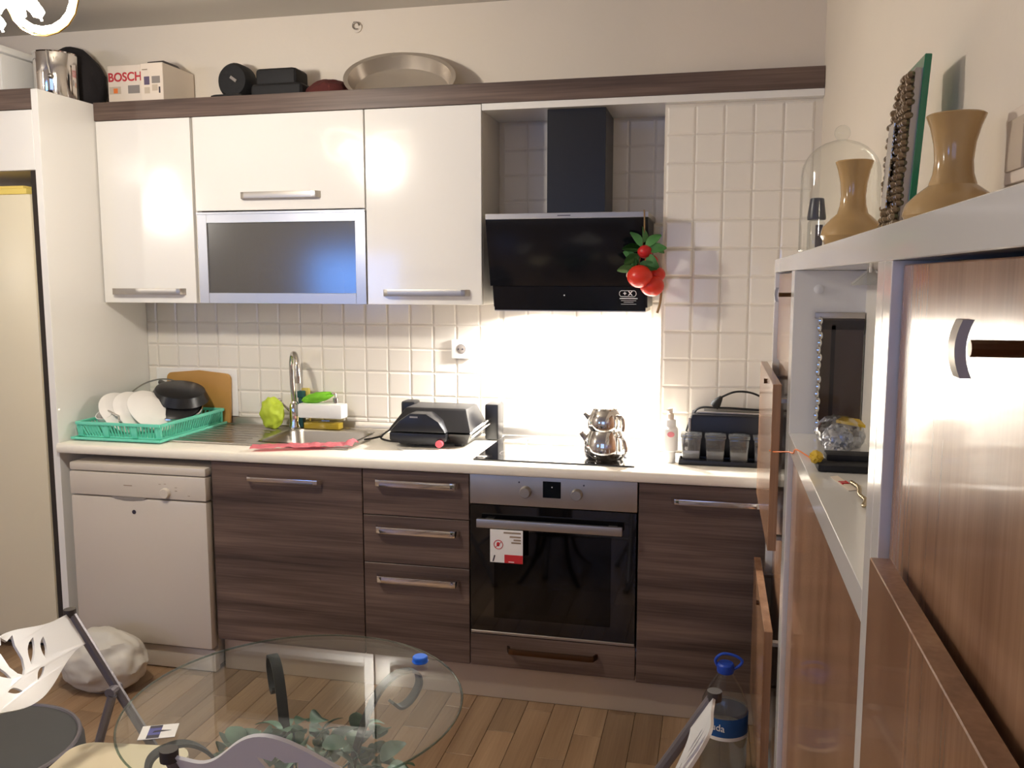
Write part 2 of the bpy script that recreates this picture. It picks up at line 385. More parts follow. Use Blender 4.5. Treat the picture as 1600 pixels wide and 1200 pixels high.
# wall cabinets
YU = -.286; ZU0, ZU1 = 1.446, 2.199
def wall_cab(x0, x1, label):
    t = thing('wall_cabinet', label, 'cabinet', ((x0+x1)/2, 0, ZU0))
    b = MB(); y0, y1, th = YU+.021, -.008, .018
    b.box(x0, x0+th, y0, y1, ZU0, ZU1).box(x1-th, x1, y0, y1, ZU0, ZU1).box(x0+th, x1-th, y0, y1, ZU0, ZU0+th).box(x0+th, x1-th, y0, y1, ZU1-th, ZU1).box(x0+th, x1-th, y1-.006, y1, ZU0+th, ZU1-th)
    part('body', b, 'carcass', t); return t
def slab(x0, x1, z0, z1, y=YU, th=.018, b=.0015): return MB().box(x0, x1, y, y+th, z0, z1, b, 1)
t = wall_cab(-1.703, -1.254, 'white single-door wall cabinet beside the tall side panel')
d = part('door', slab(-1.70, -1.262, ZU0, ZU1-.002), 'gloss_white', t); handle(d, -1.653, -1.309, YU, 1.494, .026)
t = wall_cab(-1.252, -.508, 'white wall cabinet with lift-up flap over a frosted glass door')
d = part('flap_door', slab(-1.248, -.509, 1.822, ZU1-.002), 'gloss_white', t); handle(d, -1.041, -.693, YU, 1.879, .026)
gd = MB(); x0, x1, z0, z1, f = -1.246, -.509, ZU0, 1.816, .043
gd.box(x0, x0+f, YU, YU+.018, z0, z1, .001, 1).box(x1-f, x1, YU, YU+.018, z0, z1, .001, 1).box(x0+f, x1-f, YU, YU+.018, z0, z0+f, .001, 1).box(x0+f, x1-f, YU, YU+.018, z1-f, z1, .001, 1)
d = part('glass_door', gd, 'alu', t); part('pane', MB().box(x0+f-.004, x1-f+.004, YU+.006, YU+.011, z0+f-.004, z1-f+.004), 'frosted', d)
part('lip', MB().box(x0, x1, YU-.006, YU, z1-.008, z1), 'alu', d)
for i, (sx, sz, rr, mm) in enumerate(((-1.0, 1.475, .05, 'yellow_cloth'), (-.85, 1.475, .045, 'card'), (-.72, 1.475, .05, 'bottle_blue'))):
    solo('storage_jar', MB().lathe([(0, 0), (rr, 0), (rr, .11), (rr*.7, .13), (rr*.7, .15), (0, .15)], (sx, -.14, ZU0+.018)), mm, ['yellow jar', 'beige jar', 'blue jar'][i]+' dimly seen behind the frosted glass door', 'jar', 'jars behind the frosted glass')
t = wall_cab(-.506, -.035, 'white single-door wall cabinet next to the black hood')
d = part('door', slab(-.503, -.036, ZU0, ZU1-.002), 'gloss_white', t); handle(d, -.438, -.083, YU, 1.492, .026)
solo('cornice_board', MB().box(XP, XR-.001, YU-.002, YU+.02, ZU1, 2.273, .001, 1), 'dark_wood', 'long brown wood-grain cornice board running above the wall cabinets', 'cornice')
solo('bridge_shelf', MB().box(-.034, XC-.001, YU+.002, -.009, 2.174, ZU1-.0005).box(XC-.001, XR-.001, YU+.002, YC-.001, 2.174, ZU1-.0005), 'gloss_white', 'white board under the cornice bridging from wall cabinets to right wall', 'shelf')
solo('cabinet_top_board', MB().box(XP, -.034, YU+.022, -.009, ZU1+.0005, ZU1+.012), 'carcass', 'white dust board on top of the wall cabinets behind the cornice', 'board')

# base units
YF = -.60
def base_body(x0, x1, z0, z1, y1=-.03):
    b = MB(); y0, th = YF+.021, .018
    return b.box(x0, x0+th, y0, y1, z0, z1).box(x1-th, x1, y0, y1, z0, z1).box(x0+th, x1-th, y0, y1, z0, z0+th).box(x0+th, x1-th, y1-.006, y1, z0+th, z1).box(x0+th, x1-th, y0, y0+.08, z1-th, z1)
Z0, Z1 = .142, .856
t = thing('base_cabinet', 'brown wood-grain base cabinet under the sink, beside the dishwasher', 'cabinet', (-.72, 0, Z0))
part('body', base_body(-1.031, -.412, Z0, Z1-.001), 'carcass', t)
d = part('door', slab(-1.030, -.413, Z0, Z1-.004, YF), 'dark_wood', t); handle(d, -.878, -.568, YF, .797, .016, 'chrome')
t = thing('drawer_cabinet', 'brown wood-grain unit of three drawers left of the oven', 'cabinet', (-.205, 0, Z0))
part('body', base_body(-.411, -.002, Z0, Z1-.001), 'carcass', t)
for a, b, hz in ((.6835, Z1-.004, .809), (.5025, .6805, .633), (Z0, .4995, .446)):
    d = part('drawer', slab(-.409, -.003, a, b, YF), 'dark_wood', t); handle(d, -.362, -.038, YF, hz, .024, 'chrome')
t = thing('base_cabinet', 'brown wood-grain base cabinet between the oven and the shoe cabinet', 'cabinet', (.89, 0, Z0))
part('body', base_body(.601, XR-.002, Z0, Z1-.001, YC-.004), 'carcass', t)
d = part('door', slab(.602, XR-.004, Z0-.006, Z1-.004, YF), 'dark_wood', t); handle(d, .711, 1.02, YF, .80, .018, 'chrome')
t = thing('low_cabinet', 'low brown wood-grain drawer unit below the black oven', 'cabinet', (.3, 0, Z0))
part('drawer_box', MB().box(.01, .585, YF+.02, -.06, Z0, .25), 'carcass', t)
d = part('drawer_front', slab(.0, .598, Z0, .262, YF), 'dark_wood', t); handle(d, .136, .467, YF, .216, .02, 'bronze')
solo('plinth', MB().box(-1.03, XR-.002, -.555, -.54, .001, Z0-.003, .001, 1), 'plinth_alu', 'beige metallic plinth along the floor under the base cabinets', 'plinth')
# oven
ov = thing('oven', 'built-in black glass oven with steel control panel', 'oven', (.3, 0, .265))
part('cavity', MB().box(.012, .585, -.55, -.06, .268, .85).box(.0, 0, 0, 0, 0, 0) if 0 else MB().box(.012, .585, -.535, -.06, .268, .285).box(.012, .585, -.535, -.06, .735, .85).box(.012, .03, -.535, -.06, .285, .735).box(.567, .585, -.535, -.06, .285, .735).box(.03, .567, -.08, -.06, .285, .735), 'black_plastic', ov)
cp = part('control_panel', MB().box(.001, .597, -.603, -.54, .748, .855, .002), 'steel_matte', ov)
for x in (.206, .388):
    k = part('knob', MB().lathe([(0, 0), (.021, 0), (.021, .006), (.019, .02), (.017, .023), (0, .023)], (x, -.603, .801), 24, Matrix.Rotation(R(90), 4, 'X')), 'brushed', cp)
part('display', MB().box(.267, .331, -.6045, -.602, .783, .842, .001, 1), 'lcd', cp, 'small dark display')
part('display_dot', MB().cyl((.300, -.605, .822), .0022, .001, 'Y', 10), 'white_print', cp)
for x in (.182, .412): part('indicator', MB().cyl((x, -.6035, .834), .003, .002, 'Y', 10), 'ink', cp)
dr = MB(); a0, a1, b0, b1 = .003, .595, .278, .745
dr.box(a0, .09, -.603, -.54, b0, b1).box(.51, a1, -.603, -.54, b0, b1).box(.09, .51, -.603, -.54, b0, .33).box(.09, .51, -.603, -.54, .655, b1)
od = part('door', dr, 'black_glass', ov)
part('window_pane', MB().box(.09, .51, -.602, -.598, .33, .655), 'oven_pane', od)
part('door_bar', MB().box(.036, .551, -.648, -.632, .673, .704, .003).box(.06, .09, -.633, -.602, .68, .697).box(.50, .53, -.633, -.602, .68, .697), 'brushed', od)
part('bottom_strip', MB().box(.003, .595, -.603, -.54, .266, .276, .001, 1), 'steel_matte', ov)
sh = MB(); 
for k in range(16): sh.tube([(.04+k*.0345, -.53, .43), (.04+k*.0345, -.1, .43)], .0022, 5)
sh.tube([(.032, -.53, .43), (.565, -.53, .43)], .0035, 6); part('wire_shelf', sh, 'chrome', ov)
tg = thing('hang_tag', 'white and red paper tag hanging from the oven handle', 'tag', (.147, -.652, .553))
part('sheet', MB().box(.088, .206, -.652, -.6505, .553, .672), 'white_plastic', tg)
part('red_block', MB().box(.140, .206, -.6528, -.652, .553, .583), 'red_print', tg)
part('red_ring', MB().tube([(.118+.016*math.cos(a), -.6525, .618+.016*math.sin(a)) for a in [k*math.pi/10 for k in range(20)]], .0012, 6, True).tube([(.107, -.6525, .607), (.129, -.6525, .629)], .0012, 6).ball((.117, -.6522, .619), (.006, .0006, .008)), 'red_print', tg)
for k, (a, w) in enumerate(((.662, .062), (.648, .04), (.637, .026), (.627, .034))): part('print_line', MB().box(.199-w, .199, -.6526, -.652, a-.003, a+.003), 'faint_ink', tg)
part('print_mark', MB().prism([(.096, .556), (.101, .556), (.107, .578), (.103, .58)], 'Y', -.6526, -.652), 'ink', tg)
part('print_mark', MB().box(.155, .175, -.6532, -.6528, .556, .559), 'white_print', tg)
# dishwasher
dw = thing('dishwasher', 'white freestanding dishwasher under the left end of the worktop', 'dishwasher', (-1.34, 0, 0))
DX0, DX1, DY = -1.645, -1.042, -.625
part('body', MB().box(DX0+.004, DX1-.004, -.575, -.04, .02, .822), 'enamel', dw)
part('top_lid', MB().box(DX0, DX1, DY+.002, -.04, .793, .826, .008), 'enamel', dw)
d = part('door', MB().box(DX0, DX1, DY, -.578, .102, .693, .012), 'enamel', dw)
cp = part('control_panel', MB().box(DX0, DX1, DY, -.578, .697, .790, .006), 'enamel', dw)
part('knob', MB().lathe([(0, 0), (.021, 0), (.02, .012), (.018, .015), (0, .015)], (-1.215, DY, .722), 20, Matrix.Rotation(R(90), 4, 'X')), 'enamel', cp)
part('logo', MB().box(-1.40, -1.362, DY-.0006, DY, .742, .7455), 'faint_ink', cp)
for a, z in ((-1.245, .755), (-1.222, .757), (-1.175, .745), (-1.175, .732), (-1.12, .715)): part('dial_mark', MB().box(a, a+.01, DY-.0006, DY, z, z+.002), 'faint_ink', cp)
part('grip_recess', MB().prism([(-1.46, .697), (-1.44, .688), (-1.40, .682), (-1.36, .682), (-1.32, .688), (-1.30, .697)], 'Y', DY-.0008, DY+.002), 'grey_print', d)
part('hole', MB().cyl((-1.359, DY-.0003, .639), .0085, .002, 'Y', 16), 'ink', d)
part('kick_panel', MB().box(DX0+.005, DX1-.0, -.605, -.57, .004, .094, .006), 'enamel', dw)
part('foot', MB().box(DX0+.03, DX1-.03, -.55, -.08, 0, .02), 'rubber', dw)
# worktop with sink cut-out
WY = -.62; SX0, SX1, SY0, SY1 = -1.42, -.515, -.485, -.045
BX0, BX1, BY0, BY1 = -.935, -.555, -.42, -.105
wt = thing('worktop', 'long cream worktop with rounded front edge over the base units', 'worktop', (-.26, 0, .857))
wm = MB(); x0 = -1.702
wm.box(x0, BX0-.01, BY0-.01, -.0085, .857, ZT).box(BX1+.01, XC, BY0-.01, -.0085, .857, ZT).box(BX0-.01, BX1+.01, BY1+.01, -.0085, .857, ZT).box(XC, XR-.001, BY0-.01, YC-.009, .857, ZT)
wm.prism([(BY0-.01, .857), (BY0-.01, ZT), (WY+.010, ZT), (WY+.004, ZT-.003), (WY+.001, ZT-.008), (WY, ZT-.016), (WY, .857+.008), (WY+.004, .857+.002), (WY+.01, .857)], 'X', x0, XR-.001)
part('slab', wm, 'worktop', wt)
part('upstand', MB().prism([(-.0085, ZT), (-.022, ZT), (-.020, ZT+.012), (-.012, ZT+.03), (-.0085, ZT+.032)], 'X', x0, XC), 'steel_matte', wt)
# sink
sk = thing('sink', 'stainless steel inset sink with drainer left of the basin', 'sink', (-.97, -.26, ZT))
sm = MB(); zt = ZT+.005
sm.box(SX0, BX0, SY0, SY1, ZT+.0005, zt).box(BX1, SX1, SY0, SY1, ZT+.0005, zt).box(BX0, BX1, SY0, BY0, ZT+.0005, zt).box(BX0, BX1, BY1, SY1, ZT+.0005, zt)
part('drainer', sm, 'steel', sk)
part('rim', MB().tube([(SX0, SY0, zt), (SX1, SY0, zt), (SX1, SY1, zt), (SX0, SY1, zt)], .004, 8, True), 'steel', sk)
rg = MB()
for k in range(7): rg.tube([(SX0+.06, SY0+.07+k*.05, zt), (BX0-.05, SY0+.07+k*.05, zt)], .003, 6)
part('ridges', rg, 'steel', sk, kind='stuff')
bs = MB(); t_ = bmesh.new(); rings = []
for (ins, z, rr) in ((-.006, zt+.002, .05), (.0, zt, .05), (.006, zt-.01, .05), (.014, .79, .05), (.03, .765, .045), (.06, .758, .03)):
    ring = []; X0, X1, Y0, Y1 = BX0+ins, BX1-ins, BY0+ins, BY1-ins
    for cx, cy, a0 in ((X1-rr, Y1-rr, 0), (X0+rr, Y1-rr, 90), (X0+rr, Y0+rr, 180), (X1-rr, Y0+rr, 270)):
        for k in range(6): a = R(a0+k*18); ring.append(t_.verts.new((cx+rr*math.cos(a), cy+rr*math.sin(a), z)))
    rings.append(ring)
for A, B in zip(rings, rings[1:]):
    for k in range(24): t_.faces.new((A[k], A[(k+1) % 24], B[(k+1) % 24], B[k]))
t_.faces.new(rings[-1]); bs.merge(t_); part('basin', bs, 'steel', sk)
part('drain', MB().lathe([(0, .7605), (.03, .7605), (.036, .759)], (-.745, -.26, 0)), 'chrome', sk)
# faucet
fx, fy = -.943, -.072
fa = thing('faucet', 'tall chrome gooseneck faucet behind the sink basin', 'faucet', (fx, fy, zt))
part('base', MB().lathe([(0, zt), (.026, zt), (.026, zt+.006), (.021, zt+.02), (.024, zt+.06), (.021, zt+.10), (.014, zt+.115), (0, zt+.115)], (fx, fy, 0)), 'chrome', fa)
part('spout', MB().tube(bez([(fx, fy, zt+.11), (fx-.006, fy, 1.10), (fx-.004, fy-.005, 1.18), (fx+.012, fy-.025, 1.222), (fx+.035, fy-.05, 1.225), (fx+.055, fy-.075, 1.195), (fx+.064, fy-.085, 1.15), (fx+.066, fy-.088, 1.13)]), .0115, 12), 'chrome', fa)
part('nozzle', MB().cyl((fx+.066, fy-.088, 1.122), .0135, .03, 'Z', 16), 'chrome', fa)
part('lever', MB().tube([(fx-.02, fy, zt+.07), (fx-.055, fy-.005, zt+.105)], .006, 8).ball((fx-.065, fy-.008, zt+.118), .011), 'chrome', fa)
# outlet
ou = thing('wall_socket', 'square white power socket on the tiled wall', 'socket', (-.198, -.007, 1.215))
part('plate', MB().box(-.24, -.157, -.024, -.0075, 1.213, 1.293, .004), 'white_plastic', ou)
part('well', MB().lathe([(.021, .001), (.019, -.0), (.018, .0005), (0, .0005)], (-.198, -.0245, 1.253), 20, Matrix.Rotation(R(90), 4, 'X')), 'grey_print', ou)
part('pin_hole', MB().cyl((-.207, -.0258, 1.253), .003, .002, 'Y', 8).cyl((-.189, -.0258, 1.253), .003, .002, 'Y', 8), 'ink', ou)

# ================================================================== HOOD
hd = thing('cooker_hood', 'black angled glass cooker hood with chimney above the hob', 'cooker hood', (.3, 0, 1.42))
part('chimney', MB().box(.21, .43, -.25, -.009, 1.785, 2.173, .001, 1), 'hood_black', hd)
part('top_plate', MB().box(.001, .60, -.372, -.009, 1.765, 1.785, .001, 1), 'steel_matte', hd)
part('logo', MB().box(.272, .32, -.3728, -.372, 1.7735, 1.7765), 'ink', hd)
part('glass_front', MB().prism([(-.370, 1.764), (-.355, 1.764), (-.283, 1.520), (-.298, 1.520)], 'X', .001, .60, .001), 'hood_glass', hd)
part('body', MB().prism([(-.352, 1.763), (-.009, 1.763), (-.009, 1.44), (-.262, 1.44), (-.281, 1.519)], 'X', .006, .594), 'hood_black', hd)
lp = part('lower_panel', MB().prism([(-.292, 1.518), (-.280, 1.518), (-.262, 1.428), (-.274, 1.428)], 'X', .012, .588), 'hood_glass', hd)
part('bottom_grille', MB().box(.012, .588, -.272, -.02, 1.424, 1.438), 'steel_matte', hd)
def ptx(z): return -.292+.018*(1.518-z)/.09
tl = math.degrees(math.atan2(.018, .09))
text('+ X', .022, facing_front(.523, ptx(1.495)-.001, 1.492, tl), 'white_print', lp, 'symbol', bold=.0006)
ov_ = [(.523+a, ptx(1.492+b)-.0012, 1.492+b) for a, b in [(.022*(1 if math.cos(q) > 0 else -1)+.009*math.cos(q), .011*math.sin(q)) for q in [k*math.pi/12+.01 for k in range(24)]]]
part('symbol_outline', MB().tube(ov_, .0011, 5, True), 'white_print', lp)
for z, a, b in ((1.474, .033, .0035), (1.466, .028, .0013), (1.460, .018, .0013), (1.453, .028, .0013)): part('print_line', MB().box(.526-a, .526+a, ptx(z)-.0012, ptx(z)+.001, z-b/2, z+b/2), 'white_print', lp)
part('indicator', MB().cyl((.285, ptx(1.485)-.0008, 1.485), .0025, .001, 'Y', 8), 'white_print', lp)
for x in (.16, .44):
    part('lamp', MB().cyl((x, -.15, 1.4225), .028, .003, 'Z', 20), 'led', hd, 'round hood lamp')
    L = bpy.data.lights.new('hood_lamp_light', 'AREA'); L.shape = 'DISK'; L.size = .06; L.energy = P_HOOD; L.color = (1, .97, .93); L.spread = R(165)
    lo = bpy.data.objects.new('hood_lamp_light', L); COL.objects.link(lo); lo.location = (x, -.15, 1.419); lo.parent = hd; lo.location = Vector((x, -.15, 1.419))-Vector(hd.location)
# hob
hb = thing('hob', 'black glass hob set flush into the worktop', 'hob', (.29, -.3, ZT))
part('glass_plate', MB().box(.0, .58, -.555, -.06, ZT+.0005, ZT+.006, .0015, 1), 'black_glass', hb)
for x, y, r in ((.15, -.42, .08), (.43, -.42, .09), (.15, -.18, .09), (.43, -.18, .07)): part('zone_ring', MB().tube([(x+r*math.cos(a), y+r*math.sin(a), ZT+.0058) for a in [k*math.pi/20 for k in range(40)]], .0007, 4, True), 'grey_print', hb)
# teapot set
kx, ky, kz = .463, -.44, ZT+.006
tp = thing('double_teapot', 'shiny steel two-tier teapot standing on the hob', 'teapot', (kx, ky, kz))
part('lower_pot', MB().lathe([(0, 0), (.066, 0), (.074, .012), (.077, .035), (.073, .07), (.064, .096), (.06, .104), (.055, .104), (0, .1)], (kx, ky, kz), 32), 'chrome', tp)
part('upper_pot', MB().lathe([(0, .1), (.056, .1), (.063, .112), (.0645, .13), (.061, .155), (.05, .177), (.046, .18), (0, .179)], (kx, ky, kz), 32), 'chrome', tp)
ld = part('lid', MB().lathe([(.048, .179), (.046, .184), (.03, .192), (0, .196)], (kx, ky, kz), 24), 'chrome', tp)
part('lid_knob', MB().lathe([(0, .196), (.012, .197), (.009, .205), (.008, .225), (.010, .238), (0, .243)], (kx, ky, kz), 16), 'clear', ld)
for z0, z1, r0, r1 in ((.012, .088, .076, .066), (.106, .162, .063, .062)):
    dx, dy = math.cos(R(-38)), math.sin(R(-38))
    part('handle', MB().tube(bez([(kx+dx*r1*.9, ky+dy*r1*.9, kz+z1), (kx+dx*(r1+.022), ky+dy*(r1+.022), kz+z1-.004), (kx+dx*(r0+.03), ky+dy*(r0+.03), kz+(z0+z1)/2), (kx+dx*(r0+.027), ky+dy*(r0+.027), kz+z0+.004)]), .0055, 8), 'chrome', tp)
part('spout', MB().tube([(kx-.05, ky-.01, kz+.05), (kx-.085, ky-.015, kz+.095)], (.014, .008), 10), 'chrome', tp)
part('spout', MB().tube([(kx-.045, ky-.01, kz+.135), (kx-.074, ky-.014, kz+.165)], (.011, .006), 10), 'chrome', tp)
# squeeze bottle
bx, by = .695, -.43
sb = thing('squeeze_bottle', 'white plastic bottle with pump cap beside the black toaster', 'bottle', (bx, by, ZT))
part('body', MB().lathe([(0, 0), (.021, 0), (.021, .04), (.028, .044), (.028, .122), (.02, .13), (.019, .155), (0, .155)], (bx, by, ZT+.0005)), 'white_plastic', sb)
part('pump', MB().lathe([(.012, .155), (.012, .175), (.007, .178), (.007, .195), (0, .197)], (bx, by, ZT)).tube([(bx, by, ZT+.188), (bx-.012, by-.012, ZT+.19)], .004, 6), 'card', sb)
part('sticker', MB().ball((bx+.004, by-.028, ZT+.105), (.013, .001, .01)), 'pink', sb)
# toaster
to = thing('toaster', 'long black toaster with silver top in front of the tiled pier', 'toaster', (.93, -.34, ZT))
part('body', MB().box(.765, 1.13, -.385, -.262, ZT+.008, 1.065, .012), 'black_plastic', to)
part('top_plate', MB().box(.785, 1.11, -.37, -.275, 1.0655, 1.072, .003), 'steel_matte', to)
part('slot', MB().box(.81, 1.09, -.345, -.335, 1.0725, 1.073).box(.81, 1.09, -.31, -.30, 1.0725, 1.073), 'rubber', to)
part('side_trim', MB().box(.757, .766, -.38, -.268, ZT+.01, 1.05, .003), 'steel_matte', to)
part('lever', MB().box(.742, .757, -.335, -.315, .935, .95, .003), 'black_plastic', to)
part('foot', MB().box(.78, .80, -.37, -.28, ZT+.0005, ZT+.009).box(1.09, 1.11, -.37, -.28, ZT+.0005, ZT+.009), 'rubber', to)
cb = thing('power_cord', 'black power cord with plug draped over the toaster top', 'cord', (.85, -.32, 1.075))
part('cable', MB().tube(bez([(.748, -.36, ZT+.012), (.742, -.365, .94), (.75, -.36, 1.0), (.772, -.35, 1.06), (.80, -.34, 1.083), (.86, -.335, 1.083), (.92, -.33, 1.082), (1.02, -.33, 1.078), (1.12, -.33, 1.077)]), .004, 6), 'rubber', cb)
part('plug', MB().lathe([(0, 0), (.017, .0), (.018, .012), (.012, .03), (.006, .045), (0, .046)], (.845, -.325, 1.086), 14, Matrix.Rotation(R(35), 4, 'Y')), 'rubber', cb)
part('cable', MB().tube(bez([(.872, -.325, 1.122), (.92, -.325, 1.142), (.98, -.325, 1.138), (1.05, -.325, 1.105), (1.1, -.325, 1.08)]), .004, 6), 'rubber', cb)
tr = thing('spice_tray', 'flat black tray carrying the spice jars before the toaster', 'tray', (.9, -.435, ZT))
part('base', MB().box(.728, 1.08, -.468, -.392, ZT+.0005, ZT+.008, .002), 'black_plastic', tr)
part('lip', MB().box(.728, 1.08, -.470, -.466, ZT+.001, ZT+.018, .001).box(.728, 1.08, -.394, -.390, ZT+.001, ZT+.018, .001).box(.728, .732, -.466, -.394, ZT+.001, ZT+.018, .001).box(1.076, 1.08, -.466, -.394, ZT+.001, ZT+.018, .001), 'black_plastic', tr)
JL = ['smoky clear spice jar nearest the white squeeze bottle', 'second smoky spice jar from the white squeeze bottle', 'third smoky spice jar from the white squeeze bottle', 'rightmost smoky spice jar on the tray, by the shoe cabinet']
for i, x in enumerate((.770, .853, .934, 1.017)):
    j = thing('spice_jar', JL[i], 'jar', (x, -.43, ZT+.008), 'spice jars on the black tray')
    part('container', MB().quadbox((x-.029, x+.029, -.458, -.402), (x-.034, x+.034, -.463, -.397), ZT+.0085, ZT+.095, .005), 'jar_clear', j)
    part('lid', MB().box(x-.037, x+.037, -.465, -.396, ZT+.0955, ZT+.109, .005).box(x-.022, x+.022, -.45, -.41, ZT+.108, ZT+.111, .001), 'jar_clear', j)
    part('contents', MB().quadbox((x-.026, x+.026, -.455, -.405), (x-.028, x+.028, -.457, -.403), ZT+.011, ZT+.04+.01*i, .003), ['ink', 'cap_dark', 'brown_spice', 'ink'][i], j)

# ================================================================== LEFT WORKTOP OBJECTS
gr = thing('contact_grill', 'black contact grill with domed lid on the worktop', 'grill', (-.23, -.22, ZT))
part('lower_body', MB().quadbox((-.37, -.085, -.33, -.11), (-.40, -.065, -.355, -.10), ZT+.012, ZT+.055, .008), 'black_plastic', gr)
part('upper_lid', MB().quadbox((-.405, -.062, -.36, -.098), (-.35, -.10, -.29, -.125), ZT+.06, ZT+.145, .012), 'black_plastic', gr)
part('front_dome', MB().prism([(-.385, ZT+.062), (-.345, ZT+.105), (-.30, ZT+.135), (-.235, ZT+.135), (-.185, ZT+.105), (-.155, ZT+.062)], 'Y', -.385, -.30, .006), 'black_plastic', gr)
part('handle', MB().prism([(-.385, ZT+.058), (-.385, ZT+.028), (-.34, ZT+.014), (-.19, ZT+.014), (-.155, ZT+.03), (-.155, ZT+.058)], 'Y', -.385, -.345, .005), 'black_plastic', gr)
part('badge', MB().box(-.30, -.268, -.3862, -.385, ZT+.118, ZT+.124), 'steel_matte', gr)
part('dial', MB().cyl((-.178, -.392, ZT+.022), .014, .02, 'Y', 16), 'pink_knob', gr)
part('metal_arm', MB().tube([(-.075, -.34, ZT+.055), (-.03, -.15, ZT+.095)], .006, 8).tube([(-.07, -.33, ZT+.04), (-.025, -.15, ZT+.08)], .005, 8), 'chrome', gr)
part('hinge_block', MB().box(-.058, .0, -.17, -.075, ZT+.003, ZT+.150, .01), 'black_plastic', gr)
part('hinge_block', MB().box(-.415, -.355, -.17, -.095, ZT+.06, ZT+.150, .01), 'black_plastic', gr)
part('foot', MB().box(-.34, -.31, -.32, -.13, ZT+.0005, ZT+.014, .002).box(-.14, -.11, -.32, -.13, ZT+.0005, ZT+.014, .002), 'rubber', gr)
part('cord', MB().tube(bez([(-.40, -.22, ZT+.045), (-.44, -.22, ZT+.04), (-.475, -.24, ZT+.012), (-.45, -.27, ZT+.005), (-.38, -.30, ZT+.005), (-.33, -.29, ZT+.006)]), .004, 6).tube(bez([(-.47, -.24, ZT+.014), (-.50, -.28, ZT+.01), (-.52, -.31, ZT+.01)]), .004, 6), 'rubber', gr)
solo('paper_sheet', MB().prism([(-.35, -.40), (-.19, -.405), (-.14, -.43), (-.17, -.46), (-.30, -.455)], 'Z', ZT+.0008, ZT+.0014), 'white_plastic', 'thin white sheet of paper lying before the contact grill', 'paper')
# soap caddy
sc = thing('soap_dispenser', 'white soap caddy with clear tank beside the faucet', 'soap dispenser', (-.80, -.085, zt))
part('tank', MB().box(-.885, -.715, -.115, -.06, zt+.0005, zt+.05, .008), 'soap_clear', sc)
part('soap', MB().box(-.881, -.719, -.112, -.063, zt+.003, zt+.03, .004), 'yellow_soap', sc)
part('tray', MB().box(-.905, -.70, -.122, -.052, zt+.05, zt+.113, .01), 'white_plastic', sc)
part('pump', MB().cyl((-.742, -.085, zt+.125), .012, .026, 'Z', 14).tube([(-.742, -.085, zt+.138), (-.742, -.085, zt+.155), (-.755, -.095, zt+.158)], .004, 8), 'chrome', sc)
solo('scrub_sponge', MB().blob((-.825, -.088, zt+.138), (.075, .028, .022), .12, 2.5, 3, 3).xf(Matrix.Translation((-.825, -.088, zt+.14)) @ Matrix.Rotation(R(-12), 4, 'Y') @ Matrix.Translation((.825, .088, -zt-.14))), 'green_sponge', 'bright green sponge cloth lying on the white soap caddy', 'sponge')
solo('dish_brush', MB().box(-.925, -.907, -.07, -.045, zt+.0005, zt+.13, .003).box(-.93, -.902, -.072, -.043, zt+.13, zt+.16, .004), 'dark_teal', 'dark teal brush standing between the faucet and the soap caddy', 'brush')
solo('scouring_pad', MB().box(-.925, -.888, -.040, -.024, zt+.0005, zt+.17, .005), 'yellow_soap', 'yellow scouring pad upright behind the faucet', 'sponge')
solo('crumpled_cloth', MB().blob((-1.025, -.12, zt+.068), (.052, .045, .068), .14, 1.3, 5, 11), 'lime', 'crumpled lime green cloth left of the faucet', 'cloth')
# pink cloth over the edge
pk = MB(); nx, ny = 40, 10; V = []
for i in range(nx+1):
    for j in range(ny+1):
        u, v = i/nx, j/ny; x = -.865+.36*u+.01*noise.noise(Vector((u*4, v*2, 0))); yy = -.505+.075*u+.05*(v-.5)*1.4-.05*(1-u)
        z = ZT+.012+.012*abs(noise.noise(Vector((u*9, v*3.5, 2))))+.008*math.sin(v*math.pi)
        if u > .9: z += .012*math.sin((u-.9)*31)*math.sin(v*3.1)
        V.append(pk.bm.verts.new((x, yy-.012*(1-u), z)))
for i in range(nx):
    for j in range(ny): a = i*(ny+1)+j; pk.bm.faces.new((V[a], V[a+ny+1], V[a+ny+2], V[a+1]))
bmesh.ops.solidify(pk.bm, geom=pk.bm.faces[:], thickness=.010)
solo('pink_cloth', pk, 'pink', 'pink dishcloth stretched along the worktop edge before the basin', 'cloth', sharp=60)
# cutting board + white board
M_ = Matrix.Translation((-1.435, -.03, ZT+.008)) @ Matrix.Rotation(R(-4), 4, 'X')
cbm = MB(); pts = []
for cx, cz, a0, rr in ((.135, .195, 0, .025), (0, .232, 90, .0), (-.135, .195, 90, .025), (-.16, .0, 180, .0), (.16, 0, 270, .0)):
    pts += [(cx+rr*math.cos(R(a0+k*22.5)), cz+rr*math.sin(R(a0+k*22.5))) for k in range(5 if rr else 1)]
cbm.prism(pts, 'Y', -.014, .0, .002); cbm.xf(M_)
solo('cutting_board', cbm, 'cutting_wood', 'rounded wooden cutting board leaning on the tiles behind the dish rack', 'cutting board')
solo('white_tray', MB().box(-1.66, -1.25, -.0135, -.009, ZT+.034, 1.142, .002, 1), 'white_plastic', 'thin white board standing behind the wooden cutting board', 'board')
